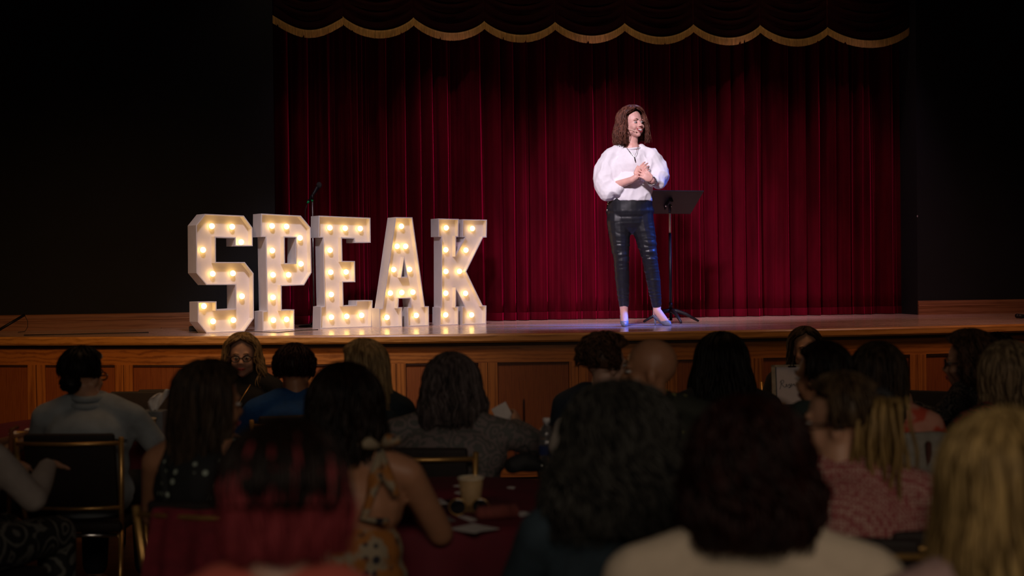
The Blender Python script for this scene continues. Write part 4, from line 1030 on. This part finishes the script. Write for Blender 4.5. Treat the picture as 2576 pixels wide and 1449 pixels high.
# tissue box
P = at_z(388, 1098, ZT); tb = thing('tissue_box', 'tissue box with a white tissue pulled up on the left table', 'tissue box', (P.x, P.y, ZT), -TH)
bm = bmesh.new(); box(bm, -.054, .054, -.054, .054, 0, .125); bevel(bm, .002, 1)
link('carton', bm, pattern('grey landscape print', (.20, .22, .25), (.10, .13, .15), 9, .42, kind='blotch'), tb, smooth=False)
bm = bmesh.new(); rows = []
for j in range(11):
    t = j/10; row = []
    for i in range(15):
        u = i/14-.5; wdt = .028+.085*math.sin(t*PI*.62)*(1-.25*t)
        row.append(bm.verts.new((u*wdt+.045*t*t+.008*t, .022*math.sin(u*9+t*3)*(.4+t), .123+.095*t+(.03*u*t*t*1.6)+.006*math.sin(u*14))))
    rows.append(row)
for a_, b_ in zip(rows, rows[1:]):
    for i in range(14): bm.faces.new((a_[i], a_[i+1], b_[i+1], b_[i]))
t_ = link('tissue', bm, mat('white tissue', (.85, .82, .80), rough=.9), tb); so = t_.modifiers.new('s', 'SOLIDIFY'); so.thickness = .0015
# papers
flat('paper_card', [(20, 1092), (72, 1094), (88, 1087), (38, 1085)], 'white card with a yellow stripe on the left table', 'card')
flat('yellow_card', [(40, 1088.5), (74, 1090.5), (77, 1087), (44, 1085.5)], 'narrow yellow card strip on the white card at far left', 'card', mat('yellow print', (.6, .38, .06)), z=ZT+.002)
flat('paper_card', [(60, 1083), (86, 1084), (92, 1079), (68, 1078)], 'small white card behind the striped card at far left', 'card')
flat('napkin', [(380, 1118), (402, 1122), (404, 1114), (384, 1112)], 'white napkin on the left table by the denim elbow', 'napkin')
flat('napkin', [(1128, 1331), (1160, 1337), (1196, 1342), (1212, 1337), (1256, 1331), (1210, 1322), (1192, 1318)], 'wide white napkin at the front of the centre table', 'napkin')
flat('paper_card', [(1086, 1256), (1098, 1269), (1127, 1268), (1110, 1255)], 'white card left of the large cup', 'card')
flat('paper_card', [(1140, 1224), (1160, 1227), (1162, 1222), (1148, 1221)], 'small white card left behind the large cup, the farther one', 'card')
flat('paper_card', [(1142, 1241), (1160, 1246), (1164, 1238), (1152, 1237)], 'small white card left behind the large cup, the nearer one', 'card')
flat('leaflet', [(1150, 1300), (1185, 1314), (1203, 1308), (1170, 1299)], 'white folded leaflet in front of the large cup', 'leaflet')
flat('leaflet', [(1098, 1300), (1120, 1313), (1146, 1311), (1128, 1300)], 'grey printed leaflet at the left front of the centre table', 'leaflet', mat('grey print', (.2, .2, .2)))
flat('paper_card', [(1292, 1290), (1310, 1301), (1340, 1292), (1318, 1288)], 'white paper at the right of the woven case', 'card')
flat('paper_card', [(1274, 1228), (1292, 1231), (1297, 1226), (1282, 1225)], 'small pale card at the back right of the centre table', 'card')
flat('paper_card', [(2340, 1046), (2372, 1060), (2376, 1048), (2360, 1044)], 'white paper on the table beside the white jacket', 'card')
for i, (px, py) in enumerate([(1716, 1212), (1734, 1220), (1752, 1216)]):
    flat('snack_packet', [(px-11, py), (px+4, py+6), (px+11, py), (px-3, py-4)], ['orange snack wrapper, leftmost of three beside the curly grey hair', 'yellow snack wrapper, middle of three beside the curly grey hair', 'red snack wrapper, rightmost of three beside the curly grey hair'][i], 'wrapper', mat('foil %d' % i, [(.6, .25, .05), (.6, .45, .1), (.5, .06, .04)][i], rough=.3), th=.008)
# woven case
P = at_z(1250, 1306, ZT); bm = bmesh.new(); limb(bm, [(-.05, -.012, .022), (.05, .012, .022)], [.022, .024]); 
for k in range(9): tube(bm, [(-.06+.015*k, -.036, .012), (-.058+.015*k, 0, .049), (-.05+.015*k, .036, .012)], .002, 5)
o = link('glasses_case', bm, mat('red woven straw', (.22, .05, .04), rough=.8, bump=.5, bscale=300)); o.location = (P.x, P.y, ZT-.0); tag(o, 'red woven glasses case lying on the centre table right of the sunglasses', 'glasses case')
# sunglasses on the table
P = at_z(1180, 1297, ZT); sg = thing('sunglasses', 'round dark sunglasses with gold arms lying on the centre table', 'sunglasses', (P.x, P.y, ZT), -TH)
bm = bmesh.new()
for s in (-1, 1): tube(bm, [(s*.036+.027*math.cos(t), 0, .028+.026*math.sin(t)) for t in [2*PI*k/22 for k in range(23)]], .0018, 6, cap=False); tube(bm, [(s*.064, 0, .034), (s*.068, .05, .02), (s*.066, .12, .003)], .0018, 6)
tube(bm, [(-.010, 0, .034), (0, 0, .038), (.010, 0, .034)], .0018, 6); link('frame', bm, M_brass, sg)
for s in (-1, 1): bm = bmesh.new(); ell(bm, (s*.036, 0, .028), (.026, .0018, .025)); link('lens', bm, M_lens, sg)
# water bottle
P = at_z(1376, 1185, ZT); wb = thing('water_bottle', 'clear plastic water bottle with a white cap on the centre table', 'bottle', (P.x, P.y, ZT+.001))
bm = bmesh.new(); lathe(bm, [(.026, 0), (.030, .006), (.030, .05), (.028, .055), (.030, .06), (.030, .10), (.028, .106), (.030, .112), (.030, .14), (.022, .165), (.012, .182), (.012, .192)], 26); link('bottle_wall', bm, mat('clear plastic', (.82, .82, .85), rough=.08, trans=.9, noise_amt=.02), wb)
bm = bmesh.new(); lathe(bm, [(.0145, .188), (.0145, .204), (.013, .206)], 20, capt=True); link('cap', bm, mat('white cap', (.7, .66, .66)), wb)
bm = bmesh.new(); lathe(bm, [(.0306, .065), (.0306, .10)], 26, capb=False); link('bottle_label', bm, mat('blue label', (.03, .05, .20)), wb)
# hand bag, blue bag
P = at_z(1322, 1192, ZT); bg = thing('handbag', 'black handbag lying at the right end of the centre table', 'bag', (P.x, P.y, ZT))
bm = bmesh.new(); limb(bm, [(-.05, 0, .035), (.0, .01, .045), (.05, 0, .03)], [.033, .04, .028]); bake('bag_body', bm, M_black, bg, .008, 3, lambda p: .004*nz(p.x*30, p.y*30, p.z*30))
bm = bmesh.new(); tube(bm, [(-.04, 0, .06), (-.035, 0, .095), (0, 0, .11), (.02, 0, .08)], .004, 6); link('handle', bm, M_black, bg)
bm = bmesh.new(); ell(bm, (.06, -.02, .032), (.008, .006, .006)); link('clasp', bm, M_chrome, bg)
P = at_z(1408, 1205, ZT); b2 = thing('tote_bag', 'blue bag with white cloth spilling out left of the curly grey hair', 'bag', (P.x, P.y, ZT))
bm = bmesh.new(); limb(bm, [(0, 0, .045), (.01, 0, .10)], [.047, .05]); bake('bag_body', bm, mat('blue nylon', (.02, .03, .13), rough=.5), b2, .008, 2, lambda p: .006*nz(p.x*22, p.y*22, p.z*22))
bm = bmesh.new(); limb(bm, [(-.01, -.02, .11), (.02, 0, .19), (.05, 0, .225)], [.036, .042, .03]); bake('white_cloth', bm, mat('white cotton', (.42, .37, .32), rough=.9), b2, .008, 2, lambda p: .008*nz(p.x*25, p.y*25, p.z*18))
# notepad and pen in the hand of the person in grey paisley
sxr = iJ['AR'][1]; wr_ = rJ.matrix_basis @ sxr[3]
pd = thing('notepad', 'white notepad held up by the person in the grey paisley blouse', 'notepad', (wr_.x+.0, wr_.y+.10, wr_.z+.02), -TH)
bm = bmesh.new(); box(bm, -.05, .02, -.003, .003, -.04, .075, Euler((R(-20), R(-28), 0)).to_matrix().to_4x4()); link('pages', bm, M_paper, pd, smooth=False)
bm = bmesh.new(); box(bm, -.05, .02, .003, .006, -.042, .076, Euler((R(-20), R(-28), 0)).to_matrix().to_4x4()); link('cover', bm, mat('navy cover', (.02, .02, .06)), pd, smooth=False)
bm = bmesh.new(); tube(bm, [(0, 0, -.05), (.0, 0, .055), (.0, 0, .065)], [.0045, .0045, .001], 8); o = link('pen', bm, M_metal); o.location = (wr_.x+.065, wr_.y+.10, wr_.z+.04); tag(o, 'dark pen beside the notepad on the centre table side', 'pen')
# reserved sign
P = at_z(1996, 1034, ZT); sg = thing('clipboard_sign', 'clipboard stand with a white card lettered Reserved on the right table', 'sign', (P.x, P.y, ZT+.001), -TH)
s_ = F/(P-Vector((0, 0, CZ))).dot(fwd); tw = Euler((R(-8), 0, 0)).to_matrix().to_4x4()
wS, hS = 104/s_, 116/s_
bm = bmesh.new(); fr = .011/1
for (a0_, a1_, b0_, b1_) in ((-wS/2, -wS/2+.020, 0, hS), (wS/2-.020, wS/2, 0, hS), (-wS/2, wS/2, 0, .017), (-wS/2, wS/2, hS-.012, hS)): box(bm, a0_, a1_, -.006, .006, b0_, b1_, tw)
link('frame', bm, mat('pale wood frame', (.34, .29, .20), rough=.6), sg, smooth=False)
bm = bmesh.new(); box(bm, -wS/2+.01, wS/2-.01, .001, .005, .01, hS-.01, tw); link('backing', bm, mat('slate board', (.06, .075, .09)), sg, smooth=False)
bm = bmesh.new(); box(bm, -wS/2+.027, wS/2-.027, -.002, 0, .037, hS-.008, tw); link('card', bm, mat('white card stock', (.66, .60, .60), rough=.8, noise_amt=.02), sg, smooth=False)
bm = bmesh.new(); box(bm, -.022, .022, -.010, -.002, hS-.014, hS-.006, tw); tube(bm, [tw @ Vector((-.012, -.008, hS-.008)), tw @ Vector((0, -.012, hS+.010)), tw @ Vector((.012, -.008, hS-.008))], .003, 6); link('clip', bm, M_metal, sg)
bm = bmesh.new(); box(bm, -.02, .02, 0, .004, 0, hS*.55, Matrix.Translation((0, .085, 0)) @ Euler((R(18), 0, 0)).to_matrix().to_4x4()); link('back_strut', bm, M_metal, sg)
strokes = [[(0, -4), (3, 6), (5, 16), (3, 17), (1, 13), (4, 19), (9, 21), (12, 18), (10, 13), (5, 11), (8, 7), (13, 2), (16, 3), (19, 6), (21, 8), (20, 10), (18, 9), (18, 5), (20, 3), (23, 5), (26, 9), (28, 11), (27, 8), (30, 5), (30, 2), (27, 0), (25, 1), (28, 2), (32, 6), (34, 9), (33, 11), (31, 9), (31, 6), (33, 4), (36, 6), (38, 10), (39, 9), (41, 10), (41, 6), (43, 5), (45, 8), (46, 11), (47, 6), (49, 5), (52, 11), (54, 8), (57, 9), (58, 12), (56, 12), (55, 8), (57, 6), (60, 7), (64, 11), (66, 12), (64, 13), (62, 9), (64, 6), (67, 9), (70, 24), (68, 12), (69, 7), (72, 8)]]
bm = bmesh.new(); kx = (wS-.085)/72
def cr(pts, n=4):
    out = []
    for i in range(len(pts)-1):
        p0, p1, p2, p3 = [Vector(pts[max(0, min(len(pts)-1, j))]) for j in (i-1, i, i+1, i+2)]
        for k in range(n):
            t = k/n; out.append(.5*((2*p1)+(p2-p0)*t+(2*p0-5*p1+4*p2-p3)*t*t+(3*p1-p0-3*p2+p3)*t**3))
    return out+[Vector(pts[-1])]
for st in strokes: tube(bm, [tw @ Vector((-wS/2+.042+p.x*kx, -.0028, hS*.50+p.y*kx*1.05)) for p in cr(st)], .0012, 5)
link('lettering', bm, mat('black ink', (.01, .01, .01)), sg)
# folder behind the sign
P = at_z(1960, 1014, ZT); bm = bmesh.new(); T = Euler((R(-20), R(24), 0)).to_matrix().to_4x4(); box(bm, -.05, .05, -.008, .008, .0, .15, T); o = thing('folder', 'black folder with a white and red lower edge leaning behind the reserved sign', 'folder', (P.x, P.y+.03, ZT+.022), -TH)
link('cover', bm, M_black, o, smooth=False)
for z0, mm in ((.006, mat('white edge', (.6, .58, .56))), (-.004, mat('red edge', (.4, .03, .02)))):
    bm = bmesh.new(); box(bm, -.05, .05, -.010, -.007, z0, z0+.007, T); link('edge_stripe', bm, mm, o, smooth=False)
# spare chairs seen between people
def spare(px, py, z, d, face, label):
    c = at_d(px, hor(px), d); chair(c.x, c.y, -TH+R(face), label)
spare(330, 1010, .85, 8.1, 178, 'empty black chair back behind the tissue box on the far side of the left table')
spare(415, 1010, .85, 8.25, 185, 'empty chair left of the person in glasses facing the audience')
spare(2312, 980, .85, 7.6, 150, 'empty chair against the stage right of the orange tie-dye top')
spare(2330, 1260, .85, 3.9, 8, 'empty chair in the lower right with a brass leg catching the light')

# ------------------------------------------------------------------ garments and bags hung on chairs
def chair_of(label):
    return [o for o in COL.objects if o.get('label') == label][0]
def drape(name, chairlab, label, cat, m, w0, w1, ztop, zbot, seed, wave=.012, xo=0, slant=0, bulge=.03):
    c = chair_of(chairlab); root_m = Matrix.Translation(c.location) @ Matrix.Rotation(c.rotation_euler.z, 4, 'Z')
    bm = bmesh.new(); rows = []; NU, NV = 40, 26
    for j in range(-5, NV+1):
        row = []
        for i in range(NU+1):
            u = i/NU-.5
            if j < 0: t = 0; y = -.225+(-j)*.018; z = ztop-.004*(-j)**1.6
            else:
                t = j/NV; y = -.245-bulge*math.sin(min(1, t*2)*PI/2)+.0; z = ztop-.006-(ztop-zbot)*t
                z += slant*u*t
                y += wave*(.3+t)*math.sin(u*22+seed+2*nz(u*3, t*2, seed)) + .01*nz(u*6, t*5, seed)
            wd = w0+(w1-w0)*t
            row.append(bm.verts.new((u*wd+xo*t, y, z+.010*nz(u*4, seed, t))))
        rows.append(row)
    for a_, b_ in zip(rows, rows[1:]):
        for i in range(NU): bm.faces.new((a_[i], a_[i+1], b_[i+1], b_[i]))
    o = link(name, bm, m); o.matrix_world = root_m; so = o.modifiers.new('s', 'SOLIDIFY'); so.thickness = .006
    return tag(o, label, cat)
drape('jacket', 'banquet chair with a white jacket hung over its back', 'white jacket hung over the chair of the person in orange tie-dye', 'jacket', mat('white linen', (.30, .28, .24), rough=.9, bump=.2), .50, .34, .90, .40, 2.0, .02, xo=.04, slant=.15)
drape('cardigan', 'banquet chair draped with a burgundy garment', 'burgundy garment hung over the chair of the person in the dotted dress', 'garment', mat('burgundy knit', (.16, .010, .020), rough=.9), .34, .42, .82, .25, 5.0, .016, xo=-.03)
def hung_bag(chairlab, x, label, m, big):
    c = chair_of(chairlab); r = thing('shoulder_bag', label, 'bag'); r.matrix_world = Matrix.Translation(c.location) @ Matrix.Rotation(c.rotation_euler.z, 4, 'Z')
    bm = bmesh.new(); tube(bm, [(x+.006, -.21, .865), (x, -.262, .86), (x, -.268+(-.03 if big else 0), .6), (x-.01, -.285, .42)], [.010, .011, .011, .010], 6); link('strap', bm, m, r)
    bm = bmesh.new()
    if big: limb(bm, [(x-.01, -.29, .36), (x-.02, -.295, .24), (x-.02, -.295, .14)], [.028, .062, .075])
    else: limb(bm, [(x, -.29, .38), (x, -.29, .28)], [.04, .06])
    bake('pouch', bm, m, r, .01, 3, lambda p: .005*nz(p.x*20, p.y*20, p.z*20)); return r
M_tan = mat('tan leather', (.20, .07, .025), rough=.5)
hung_bag('brass framed banquet chair behind the person in the denim jacket', -.235, 'tan leather bag hanging by its strap from the chair of the denim-jacketed person', M_tan, True)
hung_bag('banquet chair with a white jacket hung over its back', .16, 'brown leather strap bag hanging over the white jacket', mat('brown leather', (.09, .03, .018), rough=.5), False)
